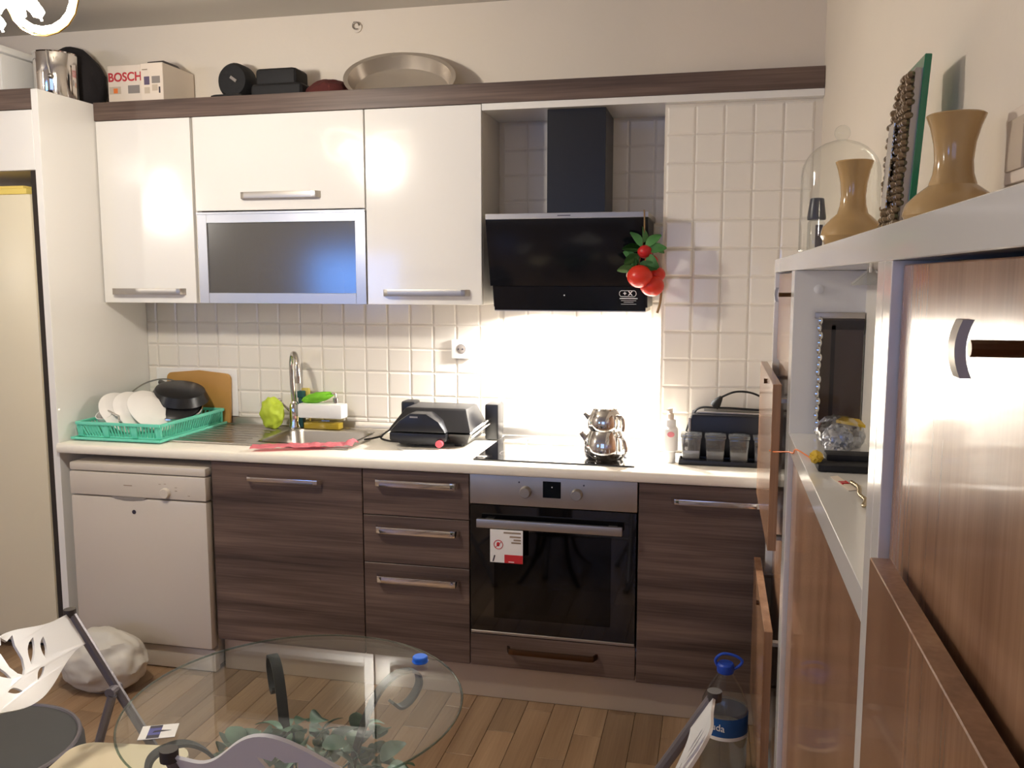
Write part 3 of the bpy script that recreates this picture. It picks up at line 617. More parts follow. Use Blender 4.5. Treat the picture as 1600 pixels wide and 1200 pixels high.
# dish rack
rk = thing('dish_rack', 'mint green plastic dish rack on the drainer', 'dish rack', (-1.48, -.29, ZT))
RX0, RX1, RY0, RY1 = -1.665, -1.315, -.505, -.075; rz = ZT+.013
part('drip_tray', MB().box(-1.695, -1.285, -.545, -.05, ZT+.0055, ZT+.010, .002).box(-1.695, -1.285, -.545, -.54, ZT+.0055, ZT+.016, .001).box(-1.69, -1.684, -.54, -.05, ZT+.0055, ZT+.016, .001).box(-1.291, -1.285, -.54, -.05, ZT+.0055, ZT+.016, .001), 'mint', rk)
ex = .018; zt2 = ZT+.072
part('base_rim', MB().box(RX0-.006, RX1+.006, RY0-.006, RY0+.006, ZT+.0105, ZT+.018, .002).box(RX0-.006, RX1+.006, RY1-.006, RY1+.006, ZT+.0105, ZT+.018, .002).box(RX0-.006, RX0+.006, RY0, RY1, ZT+.0105, ZT+.018, .002).box(RX1-.006, RX1+.006, RY0, RY1, ZT+.0105, ZT+.018, .002), 'mint', rk)
fl = MB()
for k in range(9): fl.box(RX0, RX1, RY0+.02+k*.048, RY0+.03+k*.048, ZT+.0105, ZT+.0135)
part('floor_bars', fl, 'mint', rk, kind='stuff')
A0, A1, B0, B1 = RX0-ex, RX1+ex, RY0-ex, RY1+ex
part('top_rim', MB().box(A0, A1, B0-.006, B0+.005, zt2-.008, zt2+.004, .002).box(A0, A1, B1-.005, B1+.006, zt2-.008, zt2+.004, .002).box(A0-.005, A0+.006, B0, B1, zt2-.008, zt2+.004, .002).box(A1-.006, A1+.005, B0, B1, zt2-.008, zt2+.004, .002), 'mint', rk)
def slats(n, p0, p1, q0, q1, w):
    m = MB()
    for k in range(n):
        f = (k+.5)/n; a = Vector(p0).lerp(Vector(p1), f); b = Vector(q0).lerp(Vector(q1), f); m.tube([a, b], w, 4)
    return m
zb = ZT+.015
part('slats', slats(26, (RX0, RY0, zb), (RX1, RY0, zb), (A0, B0, zt2-.004), (A1, B0, zt2-.004), .0045), 'mint', rk, kind='stuff')
part('slats', slats(26, (RX1, RY0, zb), (RX1, RY1, zb), (A1, B0, zt2-.004), (A1, B1, zt2-.004), .0042), 'mint', rk, kind='stuff')
part('slats', slats(26, (RX0, RY0, zb), (RX0, RY1, zb), (A0, B0, zt2-.004), (A0, B1, zt2-.004), .0042), 'mint', rk, kind='stuff')
part('slats', slats(20, (RX0, RY1, zb), (RX1, RY1, zb), (A0, B1, zt2-.004), (A1, B1, zt2-.004), .0045), 'mint', rk, kind='stuff')
cpn = MB()
for (x, y) in ((RX0-.004, RY0-.008), (RX1+.004, RY0-.008), (RX0-.004, RY1+.008), (RX1+.004, RY1+.008), ((RX0+RX1)/2-.06, RY0-.009), ((RX0+RX1)/2+.07, RY0-.009)): cpn.quadbox((x-.012, x+.012, y-.002, y+.006), (x-.014, x+.014, y-.010, y), zb, zt2-.004)
part('corner_posts', cpn, 'mint', rk)
def disc_mx(ctr, n): return Matrix.Translation(ctr) @ Vector((0, 0, 1)).rotation_difference(Vector(n).normalized()).to_matrix().to_4x4()
PL = ['leftmost of the three white plates leaning in the dish rack', 'middle one of the three white plates leaning in the dish rack', 'white plate leaning in the dish rack nearest the black frying pan']
nrm = (-.70, .20, -.68)
for i in range(3):
    m = MB().lathe([(0, 0), (.055, 0), (.065, .005), (.105, .020), (.108, .022), (.104, .024), (.063, .010), (0, .006)], seg=36)
    o = put('plate', m.mesh('plate', 'porcelain'), None, PL[i], 'plate', 'white plates in the dish rack')
    o.matrix_world = disc_mx((-1.555+.052*i, -.375+.022*i, ZT+.108+.003*i), nrm)
gl = thing('pot_cover', 'large clear glass pot cover with dark rim at the back of the dish rack', 'pot cover', (0, 0, 0))
part('dome', MB().lathe([(.135, 0), (.12, .012), (.08, .026), (.03, .033), (0, .034)], seg=40), 'clear', gl, local=True)
part('rim', MB().tube([(.136*math.cos(a), .136*math.sin(a), 0) for a in [k*math.pi/24 for k in range(48)]], .0035, 6, True), 'steel_matte', gl, local=True)
part('knob', MB().lathe([(.006, .034), (.006, .044), (.016, .05), (.016, .058), (0, .06)]), 'black_plastic', gl, local=True)
gl.matrix_world = disc_mx((-1.545, -.20, ZT+.112), (.1, -.68, .73))
fp = thing('frying_pan', 'black frying pan standing upturned at the rear of the dish rack', 'pan', (0, 0, 0))
part('bowl', MB().lathe([(0, .04), (.085, .04), (.10, .034), (.118, .0), (.122, .0), (.103, .038), (.087, .045), (0, .045)], seg=40), 'black_plastic', fp, local=True)
part('handle', MB().tube([(-.115, 0, .005), (-.16, -.02, 0), (-.19, -.03, -.002)], (.009, .012), 8), 'black_plastic', fp, local=True)
fp.matrix_world = disc_mx((-1.435, -.175, ZT+.135), (.22, -.20, .955)) @ Matrix.Rotation(R(-40), 4, 'Z')
sl = thing('pot_cover', 'dark pot cover with bright steel rim under the frying pan', 'pot cover', (0, 0, 0))
part('dome', MB().lathe([(.108, 0), (.095, .012), (.05, .024), (0, .027)], seg=40), 'black_plastic', sl, local=True)
part('rim', MB().tube([(.11*math.cos(a), .11*math.sin(a), 0) for a in [k*math.pi/24 for k in range(48)]], .006, 6, True), 'chrome', sl, local=True)
sl.matrix_world = disc_mx((-1.43, -.225, ZT+.103), (.26, -.32, .91))
solo('table_knife', MB().tube([(-1.60, -.44, ZT+.112), (-1.53, -.46, ZT+.092), (-1.50, -.50, ZT+.075)], .004, 6), 'chrome', 'steel knife leaning out over the front of the dish rack', 'cutlery')
solo('cup', MB().lathe([(0, 0), (.03, 0), (.036, .05), (.033, .05), (.027, .005), (0, .005)], (-1.61, -.42, ZT+.014+.04), 24, Matrix.Rotation(R(30), 4, 'X')), 'porcelain', 'small white cup tipped in the left corner of the dish rack', 'cup')

# hanging tomatoes
tm = thing('hanging_ornament', 'faux tomatoes and leaves hanging by twine from the hood corner', 'ornament', (.58, -.39, 1.44))
part('twine', MB().tube(bez([(.585, -.374, 1.79), (.587, -.380, 1.72), (.578, -.386, 1.64), (.565, -.39, 1.58)]), .003, 6).tube(bez([(.60, -.385, 1.60), (.645, -.37, 1.53), (.648, -.37, 1.47), (.637, -.37, 1.425)]), .0045, 6), 'jute', tm)
for x, y, z, r, m in ((.577, -.415, 1.555, .046, 'tomato'), (.619, -.392, 1.522, .043, 'tomato'), (.632, -.372, 1.562, .032, 'tomato'), (.592, -.396, 1.642, .027, 'berry'), (.614, -.387, 1.610, .024, 'berry'), (.545, -.375, 1.56, .02, 'card')):
    f = part('fruit', MB().ball((x, y, z), (r, r, r*.88), 16), m, tm)
def leafmesh(L, W, m, curl=.2, serr=0):
    t = bmesh.new(); n = 6; A = []; 
    for i in range(n+1):
        u = i/n; w = W*math.sin(math.pi*min(1, u*.92+.04))**.8*(1-.25*u); z = curl*L*math.sin(u*2.2)*.5-curl*L*u*u
        A.append([t.verts.new((L*u, -w, z+w*.25)), t.verts.new((L*u, 0, z)), t.verts.new((L*u, w, z+w*.25))])
    for a, b in zip(A, A[1:]): t.faces.new((a[0], b[0], b[1], a[1])); t.faces.new((a[1], b[1], b[2], a[2]))
    bmesh.ops.solidify(t, geom=t.faces[:], thickness=.0012)
    return MB().merge(t).mesh('leaf', m, 60)
lm = leafmesh(.068, .021, 'leaf_fabric')
for i, (x, y, z, az, el) in enumerate(((.58, -.385, 1.66, 150, 50), (.58, -.39, 1.65, 190, 5), (.575, -.39, 1.63, 205, -25), (.595, -.388, 1.66, 10, 40), (.60, -.388, 1.65, -10, 5), (.605, -.38, 1.66, 30, -15), (.57, -.39, 1.60, 170, 40), (.56, -.39, 1.58, 200, 0), (.575, -.395, 1.60, -20, -15), (.555, -.39, 1.575, 160, 75), (.60, -.39, 1.63, -40, -40), (.585, -.39, 1.675, 90, 60))):
    o = put('leaf', lm, tm); o.location = Vector((x, y-.012, z))-Vector(tm.location); o.rotation_euler = (R(70), R(-el), R(az if az < 90 else az)); o.rotation_mode = 'XYZ'
    o.matrix_local = Matrix.Translation(o.location) @ Matrix.Rotation(R(az) if 90 < az < 270 else R(az), 4, 'Z') @ Matrix.Rotation(R(-el), 4, 'Y') @ Matrix.Rotation(R(60 if i % 2 else 75), 4, 'X')

# ================================================================== THINGS ON TOP OF THE WALL CABINETS
ZC = ZU1+.0125
bo = thing('appliance_box', 'white cardboard box with red BOSCH lettering on the cabinet tops', 'box', (-1.62, -.14, ZC))
part('carton', MB().box(-1.702, -1.528, -.19, -.04, ZC, 2.442, .002, 1), 'card', bo)
text('BOSCH', .050, facing_front(-1.618, -.1907, 2.392), 'bosch_red', bo, bold=.0012)
part('picture', MB().box(-1.695, -1.64, -.1908, -.19, 2.325, 2.355), 'card_side', bo); part('picture', MB().box(-1.605, -1.55, -.1908, -.19, 2.325, 2.358), 'grey_print', bo)
part('picture', MB().box(-1.675, -1.655, -.1912, -.1908, 2.328, 2.348), 'orange', bo)
b2 = thing('appliance_box', 'tall white carton with picture panels beside the red-lettered box', 'box', (-1.44, -.14, ZC))
part('carton', MB().box(-1.508, -1.405, -.24, -.012, ZC, 2.432, .002, 1), 'card', b2)
part('flap', MB().prism([(-1.503, 2.4325), (-1.41, 2.4325), (-1.425, 2.448), (-1.50, 2.446)], 'Y', -.2, -.1), 'cap_dark', b2)
for a, b, e, f, m in ((-1.492, -1.467, 2.345, 2.378, 'violet_print'), (-1.456, -1.418, 2.35, 2.378, 'grey_print'), (-1.492, -1.467, 2.31, 2.335, 'card_side'), (-1.456, -1.43, 2.32, 2.345, 'card_side'), (-1.425, -1.418, 2.31, 2.335, 'ink')): part('picture', MB().box(a, b, -.2408, -.24, e, f), m, b2)
part('print_line', MB().box(-1.50, -1.475, -.2408, -.24, 2.404, 2.408), 'faint_ink', b2)
bl = thing('rolled_mat', 'black round roll with a small grey tag on the cabinet tops', 'roll', (-1.14, -.16, ZC))
part('roll', MB().lathe([(0, -.09), (.062, -.09), (.074, -.075), (.074, -.02), (.062, .0), (0, .0)], (-1.143, -.15, 2.366), 28, Matrix.Rotation(R(90), 4, 'X')), 'black_soft', bl)
part('foot_fold', MB().box(-1.21, -1.06, -.22, -.06, ZC, 2.30, .02), 'black_soft', bl)
part('tag', MB().box(-.016, .016, -.001, .001, -.006, .006, mx=Matrix.Translation((-1.135, -.153, 2.37)) @ Matrix.Rotation(R(35), 4, 'Y')), 'grey_print', bl)
solo('shoulder_bag', MB().box(-1.03, -.80, -.21, -.06, ZC, 2.335, .025, 3).box(-1.01, -.83, -.20, -.08, 2.325, 2.395, .02, 3), 'black_soft', 'flat black bag with raised pocket lying on the cabinet tops', 'bag')
solo('red_bag', MB().blob((-.715, -.13, 2.283), (.10, .08, .066), .10, 2, 4, 5), 'maroon', 'dark red cloth bundle between the flat black bag and the steel pan', 'bag')
bp = thing('baking_pan', 'wide oval steel baking pan tilted on the cabinet tops', 'pan', (0, 0, 0))
part('bowl', MB().lathe([(0, 0), (.135, 0), (.148, .006), (.16, .062), (.17, .066), (.17, .069), (.157, .065), (.145, .01), (.134, .004), (0, .004)], seg=56).xf(Matrix.Diagonal((1.36, 1, 1, 1))), 'pan_steel', bp, local=True)
bp.matrix_world = Matrix.Translation((-.415, -.100, ZC+.085)) @ Matrix.Rotation(R(7), 4, 'Y') @ Matrix.Rotation(R(45), 4, 'X')
# on the fridge housing
ZF = 2.2055
st = thing('steel_pot', 'tall shiny steel pot standing above the fridge housing', 'pot', (-1.84, -.36, ZF))
part('body', MB().lathe([(0, 0), (.078, 0), (.082, .006), (.082, .245), (.085, .249), (.078, .249), (.078, .01), (0, .008)], (-1.815, -.36, ZF), 40), 'chrome', st)
part('loop', MB().tube([(-1.783, -.446, 2.45), (-1.779, -.448, 2.40), (-1.773, -.443, 2.36)], .003, 6).ball((-1.773, -.441, 2.352), .011), 'steel_matte', st)
solo('dark_bag', MB().blob((-1.915, -.135, 2.375), (.145, .115, .165), .05, 2, 4, 8), 'dark_cloth', 'dark grey bag slumped behind the tall steel pot', 'bag')
wc = thing('white_canister', 'white ribbed plastic container above the fridge housing', 'container', (-2.08, -.36, ZF))
part('body', MB().box(-2.17, -1.985, -.46, -.28, ZF, 2.45, .015), 'white_plastic', wc)
part('lid', MB().box(-2.178, -1.977, -.468, -.272, 2.45, 2.48, .01), 'white_plastic', wc)
part('rib', MB().tube([(-2.0, -.46, ZF+.01), (-2.0, -.46, 2.44)], .008, 8).tube([(-2.05, -.46, ZF+.01), (-2.05, -.46, 2.44)], .008, 8), 'white_plastic', wc)

# ================================================================== SHOE CABINET (right side)
SXF, SZT = 1.02, 1.606; SB = XR-.002
sc = thing('shoe_cabinet', 'tall narrow white-framed cabinet with brown wood doors along the right wall', 'cabinet', (1.1, -1.95, 0))
part('top_board', MB().box(SXF, SB, -3.28, -.66, SZT-.039, SZT, .001, 1), 'gloss_white', sc)
for y0, y1 in ((-.70, -.66), (-1.357, -1.317), (-1.398, -1.358), (-2.541, -2.50), (-2.583, -2.542), (-3.24, -3.20)):
    part('upright_panel', MB().box(SXF, SB, y0, y1, 0, SZT-.0395, .0008, 1), 'gloss_white', sc)
part('shelf', MB().box(SXF, SB-.006, -2.4995, -1.3985, 1.140, 1.180, .0008, 1), 'gloss_white', sc)
part('back_panel', MB().box(SB-.006, SB, -3.2, -.70, .02, SZT-.04), 'carcass', sc)
part('base_board', MB().box(SXF+.01, SB-.006, -1.3165, -.7005, 0, .08).box(SXF+.01, SB-.006, -2.4995, -1.3985, 0, .08).box(SXF+.01, SB-.006, -3.1995, -2.5835, 0, .08), 'gloss_white', sc)
def tknob(parent, x, y, z):
    k = part('knob', MB().tube([(x, y, z), (x-.036, y, z)], .0055, 10), 'bronze', parent)
    m = MB(); m.prism([(x-.036-.004*(1-q*q), z+.018*q) for q in [-1+k*.25 for k in range(9)]]+[(x-.0425-.004*(1-q*q), z+.018*q) for q in [1-k*.25 for k in range(9)]], 'Y', y-.008, y+.008)
    part('knob_bar', m, 'steel_matte', k) if False else part('knob_bar', m, 'steel_matte', parent)
d = part('door', MB().box(1.032, 1.05, -1.313, -.704, 1.30, 1.562, .001, 1), 'shoe_wood', sc); tknob(d, 1.032, -1.24, 1.507)
part('backing', MB().box(1.040, 1.055, -1.313, -.704, .085, 1.297), 'shoe_wood', sc)
for z0, z1 in ((.862, 1.287), (.20, .648)):
    d = part('flap_door', MB().box(.985, 1.006, -1.318, -.690, z0, z1, .001, 1), 'shoe_wood', sc)
    part('stay', MB().box(1.006, 1.041, -1.29, -1.27, z1-.05, z1-.04).box(1.006, 1.041, -.74, -.72, z1-.05, z1-.04).box(1.006, 1.041, -1.29, -1.27, z0+.02, z0+.03).box(1.006, 1.041, -.74, -.72, z0+.02, z0+.03), 'steel_matte', d)
    part('knob', MB().cyl((.981, -1.05, z1-.022), .007, .008, 'X', 12), 'bronze', d)
d = part('door', MB().box(1.032, 1.05, -2.496, -1.402, .085, 1.137, .001, 1), 'shoe_wood', sc)
d = part('door', MB().box(1.031, 1.05, -3.196, -2.587, 1.20, 1.562, .001, 1), 'shoe_wood', sc); tknob(d, 1.031, -2.985, 1.505)
d = part('flap_door', MB().box(1.000, 1.02, -3.196, -2.655, .66, 1.268, .001, 1), 'shoe_wood', sc)
part('stay', MB().box(1.02, 1.041, -2.72, -2.70, 1.19, 1.2).box(1.02, 1.041, -3.15, -3.13, 1.19, 1.2).box(1.02, 1.041, -2.72, -2.70, .7, .71).box(1.02, 1.041, -3.15, -3.13, .7, .71), 'steel_matte', d)
part('backing', MB().box(1.040, 1.055, -3.196, -2.587, .085, 1.198), 'shoe_wood', sc)
part('cover_cap', MB().lathe([(0, 0), (.011, 0), (.011, .004), (.007, .006), (0, .006)], (1.075, -1.3985, 1.523), 16, Matrix.Rotation(R(90), 4, 'X')), 'white_plastic', sc, 'round white plastic cover cap')
# niche contents
ZN = 1.1805
mi = thing('small_mirror', 'mirror with painted brown reflection and beaded silver edge standing in the open niche', 'mirror', (1.125, -1.42, ZN))
part('pane', MB().box(1.083, 1.176, -1.418, -1.409, ZN, 1.455), 'painted_reflection', mi)
part('reflection_band', MB().box(1.105, 1.114, -1.4195, -1.418, ZN+.01, 1.44).box(1.085, 1.176, -1.4195, -1.418, 1.43, 1.452), 'painted_reflection_dark', mi)  # darker bands of the door reflection painted on the pane
part('frame', MB().box(1.068, 1.178, -1.416, -1.402, 1.455, 1.470, .002), 'steel_matte', mi)
bd = MB(); 
for k in range(16): bd.ball((1.080+.002*math.sin(k*2.1), -1.416, ZN+.012+k*.0172), (.006, .006, .0095), 8)
part('beaded_edge', bd, 'silver_bead', mi)
hg = thing('hanging_glass', 'clear glass cone hanging upside down under the cabinet top', 'glass', (1.085, -2.02, 1.54))
part('cone', MB().lathe([(.005, .024), (.008, .02), (.030, .0), (.031, -.003), (.028, -.002), (.006, .018)], (1.088, -2.03, 1.540), 28), 'clear', hg); part('stem', MB().tube([(1.088, -2.03, 1.567), (1.088, -2.03, 1.558)], .0035, 8), 'chrome', hg)
pb = thing('snack_bag', 'crumpled clear and silver plastic bag with yellow label in the niche', 'bag', (1.10, -1.62, ZN))
part('bag', MB().blob((1.105, -1.62, ZN+.040), (.048, .10, .036), .12, 2.2, 4, 2), 'bag_clear', pb, sharp=20)
part('foil', MB().blob((1.095, -1.67, ZN+.036), (.030, .045, .030), .18, 2.6, 4, 6), 'pack_silver', pb, sharp=20)
part('label', MB().prism([(1.10, -1.60), (1.15, -1.66), (1.15, -1.58), (1.12, -1.55)], 'Z', ZN+.060, ZN+.066), 'pack_yellow', pb)
solo('black_wallet', MB().box(1.04, 1.14, -1.835, -1.765, ZN, ZN+.014, .004).box(1.06, 1.15, -1.79, -1.74, ZN+.013, ZN+.026, .004), 'black_soft', 'flat black leather case lying in the niche', 'case')
solo('sweet_wrapper', MB().blob((1.04, -1.80, ZN+.022), (.012, .016, .012), .3, 2, 3, 9), 'pack_yellow', 'small yellow and white wrapper on the edge of the niche shelf', 'wrapper')
stp = thing('printed_strip', 'white paper strip with red letters lying in the niche', 'paper', (1.073, -1.92, ZN))
part('paper', MB().prism([(1.058, -1.875), (1.072, -1.865), (1.092, -1.975), (1.075, -1.985)], 'Z', ZN, ZN+.001), 'card', stp)
text('TIL', .022, Matrix.Translation((1.075, -1.925, ZN+.0015)) @ Matrix.Rotation(R(-80), 4, 'Z'), 'red_print', stp)
chn = MB(); P = bez([(1.088, -1.93, ZN+.004), (1.094, -1.97, ZN+.004), (1.088, -2.02, ZN+.004), (1.091, -2.06, ZN+.004), (1.082, -2.10, ZN+.004)], 5)
for k, p in enumerate(P): chn.ball(p, (.0042, .0055, .0035), 6)
solo('chain_bracelet', chn, 'gold_chain', 'thin metal chain bracelet lying at the front of the niche', 'bracelet')
solo('rubber_band', MB().tube(bez([(.983, -1.305, 1.118), (.992, -1.321, 1.118), (1.017, -1.43, 1.140), (1.017, -1.57, 1.164), (1.019, -1.62, 1.182), (1.04, -1.72, 1.183)]), .0016, 6), 'orange', 'thin orange band stretched from the flap door to the niche shelf', 'band')
# on top of the shoe cabinet
cl = thing('glass_cloche', 'clear glass dome cloche with knob at the far end of the cabinet top', 'cloche', (1.1, -1.5, SZT))
prof = [(.083, 0), (.083, .165)]+[(.083*math.cos(R(a)), .165+.075*math.sin(R(a))) for a in range(12, 90, 13)]+[(.008, .241)]
part('dome', MB().lathe(prof, (1.1, -1.5, SZT+.001), 48), 'clear', cl)
part('knob', MB().ball((1.1, -1.5, SZT+.256), .017, 16), 'clear', cl)
part('rim', MB().tube([(1.1+.083*math.cos(a), -1.5+.083*math.sin(a), SZT+.003) for a in [k*math.pi/24 for k in range(48)]], .002, 6, True), 'clear', cl)
VP = [(0, 0), (.036, 0), (.050, .008), (.0585, .024), (.055, .040), (.043, .054), (.029, .066), (.0245, .082), (.023, .10), (.025, .125), (.030, .148), (.0355, .164), (.0335, .166), (.027, .148), (.021, .11), (.021, .08), (0, .07)]
solo('vase', MB().lathe(VP, (1.095, -1.74, SZT+.0005), 36), 'vase', 'tan marbled flared vase in front of the glass cloche', 'vase', 'tan marbled vases', loc=(1.095, -1.74, SZT))
solo('vase', MB().lathe([(r_*.98, z_*.87) for r_, z_ in VP], (1.127, -2.355, SZT+.0005), 36), 'vase', 'tan marbled flared vase right of the green-edged mirror', 'vase', 'tan marbled vases', loc=(1.127, -2.355, SZT))
pf = thing('spray_bottle', 'small clear bottle with dark navy cap behind the tan vase', 'bottle', (1.092, -1.12, SZT))
part('body', MB().lathe([(0, 0), (.02, 0), (.022, .004), (.022, .085), (.016, .094), (0, .094)], (1.092, -1.12, SZT+.0005), 20), 'pet', pf)
part('cap', MB().lathe([(.023, .094), (.024, .10), (.0175, .148), (.014, .15), (0, .15)], (1.092, -1.12, SZT), 20), 'navy_cap', pf)
part('label', MB().box(1.088, 1.106, -1.1435, -1.1425, SZT+.02, SZT+.08), 'ink', pf)
mr = thing('crystal_mirror', 'standing mirror with crystal-studded frame and green glass edge', 'mirror', (1.13, -2.1, SZT))
MX = Matrix.Translation((1.124, 0, SZT+.001)) @ Matrix.Rotation(R(3.2), 4, 'Y')
y0, y1 = -2.115, -1.985
part('glass_plate', MB().box(-.004, .006, y0, y1, 0, .274, .001, 1).xf(MX), 'mirror_green', mr)
part('backing', MB().box(-.014, -.004, y0+.005, y1, 0, .255).xf(MX), 'steel_matte', mr)
def arch(y): return .238-.9*max(0, y-y0-.04)**2*9
fm = MB(); rnd = random.Random(3)
for k in range(9):
    for q in range(25):
        y = y0+.008+k*(y1-y0-.016)/8; z = .005+q*.0100
        if z < arch(y)+.008: fm.ball((-.019+rnd.uniform(-.003, .003), y+rnd.uniform(-.002, .002), z), (.007, .0078, .0056), 6)
fm.xf(MX); part('crystal_frame', fm, 'crystal', mr, kind='stuff', sharp=10)
part('mirror_pane', MB().box(-.0295, -.0275, y0+.045, y1-.045, .05, .18).xf(MX), 'mirror', mr)
sw = thing('light_switch', 'beige light switch plate on the right wall above the cabinet', 'switch', (XR, -2.42, 1.66))
part('plate', MB().box(XR-.008, XR-.0005, -2.46, -2.372, 1.660, 1.748, .003), 'card', sw); part('rocker', MB().box(XR-.012, XR-.008, -2.446, -2.386, 1.674, 1.734, .002), 'card_side', sw)

# ================================================================== FLOOR THINGS
wbt = thing('water_bottle', 'large clear water bottle with blue cap and label on the floor', 'bottle', (.90, -.93, 0))
WB = [(0, .0), (.056, 0), (.069, .012), (.071, .03), (.068, .05), (.071, .07), (.071, .10), (.069, .12), (.071, .14), (.071, .235), (.067, .265), (.047, .310), (.026, .345), (.021, .355), (.021, .365)]
part('shell', MB().lathe(WB, (.90, -.93, .0005), 36), 'pet', wbt)
part('water', MB().lathe([(0, .004), (.054, .004), (.067, .016), (.0685, .03), (.0685, .245), (0, .245)], (.90, -.93, 0), 36), 'water', wbt)
part('label', MB().lathe([(.0718, .178), (.0718, .236)], (.90, -.93, 0), 36), 'label_blue', wbt)
part('label_edge', MB().lathe([(.0722, .168), (.0722, .179)], (.90, -.93, 0), 36), 'white_plastic', wbt)
text('buda', .030, Matrix.Translation((.874, -1.0005, .210)) @ Matrix.Rotation(R(-20), 4, 'Z') @ Matrix.Rotation(R(90), 4, 'X'), 'white_print', wbt)
part('cap', MB().lathe([(.024, .355), (.026, .359), (.026, .380), (.022, .385), (0, .385)], (.90, -.93, 0), 24), 'bottle_blue', wbt)
part('carry_loop', MB().tube(bez([(.876, -.93, .372), (.870, -.93, .392), (.89, -.93, .412), (.925, -.93, .410), (.948, -.93, .396), (.942, -.93, .380), (.924, -.93, .366)]), .0045, 8), 'bottle_blue', wbt)
solo('plastic_sack', MB().blob((-1.40, -.80, .105), (.175, .115, .118), .09, 1.8, 5, 4), 'bag_white', 'bulging white plastic sack on the floor before the dishwasher', 'sack', loc=(-1.40, -.80, 0))
pf = thing('pouffe', 'dark grey round pouffe on the floor beside the folding chair', 'pouffe', (-1.05, -1.72, 0))
part('cushion', MB().lathe([(0, .30), (.19, .302), (.235, .296), (.25, .275), (.252, .24), (.245, .05), (.235, .01), (.22, 0), (0, 0)], (-1.05, -1.72, 0), 48), 'pouf', pf)
part('piping', MB().tube([(-1.05+.238*math.cos(a), -1.72+.238*math.sin(a), .296) for a in [k*math.pi/24 for k in range(48)]], .006, 6, True), 'tube_grey', pf)

# glass table
TX, TY, TZ, TR = .053, -2.06, .72, .328
tb = thing('glass_table', 'round clear glass table on black scrolled iron legs', 'table', (TX, TY, 0))
part('top', MB().lathe([(0, TZ-.008), (TR-.003, TZ-.008), (TR, TZ-.005), (TR, TZ-.003), (TR-.003, TZ), (0, TZ)], (TX, TY, 0), 72), 'table_glass', tb)
part('edge', MB().tube([(TX+TR*math.cos(a), TY+TR*math.sin(a), TZ-.004) for a in [k*math.pi/48 for k in range(96)]], .0022, 6, True), 'edge_glass', tb)
def flatbar(path, ang, w=.018, th=.006):
    """bar bent in the radial plane ang; path = (r,z)"""
    t = bmesh.new(); P = [Vector((a, 0, b)) for a, b in path]; P = bez(P, 5); n = len(P); rows = []
    for i, p in enumerate(P):
        d = (P[min(i+1, n-1)]-P[max(i-1, 0)]).normalized(); s_ = Vector((-d.z, 0, d.x))
        rows.append([t.verts.new(p+s_*a*th/2+Vector((0, b*w/2, 0))) for a, b in ((1, 1), (1, -1), (-1, -1), (-1, 1))])
    for A, B in zip(rows, rows[1:]):
        for k in range(4): t.faces.new((A[k], A[(k+1) % 4], B[(k+1) % 4], B[k]))
    t.faces.new(rows[0]); t.faces.new(rows[-1][::-1]); bmesh.ops.recalc_face_normals(t, faces=t.faces[:])
    return MB().merge(t, Matrix.Translation((TX, TY, 0)) @ Matrix.Rotation(ang, 4, 'Z'))
LP = [(.215, .650), (.235, .632), (.262, .640), (.284, .668), (.280, .696), (.255, .708), (.215, .704), (.175, .67), (.140, .60), (.11, .50), (.105, .38), (.11, .25), (.14, .12), (.20, .04), (.25, .005)]
for a in (128, 51, 232, 309): part('leg', flatbar(LP, R(a), .022), 'iron', tb)
for z in (.24, .42): part('hoop', MB().tube([(TX+.112*math.cos(a), TY+.112*math.sin(a), z) for a in [k*math.pi/16 for k in range(32)]], .006, 6, True), 'iron', tb)
cap = thing('bottle_cap', 'bright blue plastic bottle cap on the glass table', 'cap', (.236, -1.84, TZ))
part('cap', MB().lathe([(0, .0005), (.0165, .0005), (.0165, .012), (.0145, .014), (0, .014)], (.236, -1.84, TZ), 24), 'blue_cap', cap); part('ridge', MB().tube([(.236+.0168*math.cos(a), -1.84+.0168*math.sin(a), TZ+.003) for a in [k*math.pi/16 for k in range(32)]], .0012, 5, True), 'blue_cap', cap)
cdx = thing('printed_card', 'small white card printed with a violet picture on the table edge', 'card', (-.135, -2.25, TZ))
CM = Matrix.Translation((-.135, -2.232, TZ+.0008)) @ Matrix.Rotation(R(24), 4, 'Z')
part('card', MB().box(-.032, .032, -.025, .025, 0, .001).xf(CM), 'white_plastic', cdx)
part('picture', MB().box(-.018, .004, -.023, .023, .001, .0013).xf(CM), 'blue_print', cdx); part('picture_dark', MB().box(-.018, .004, -.023, -.012, .0013, .0015).box(-.018, .004, .014, .023, .0013, .0015).prism([(-.01, -.003), (.022, .001), (.006, .004), (-.008, .003)], 'Z', .0013, .0016).xf(CM), 'ink', cdx)
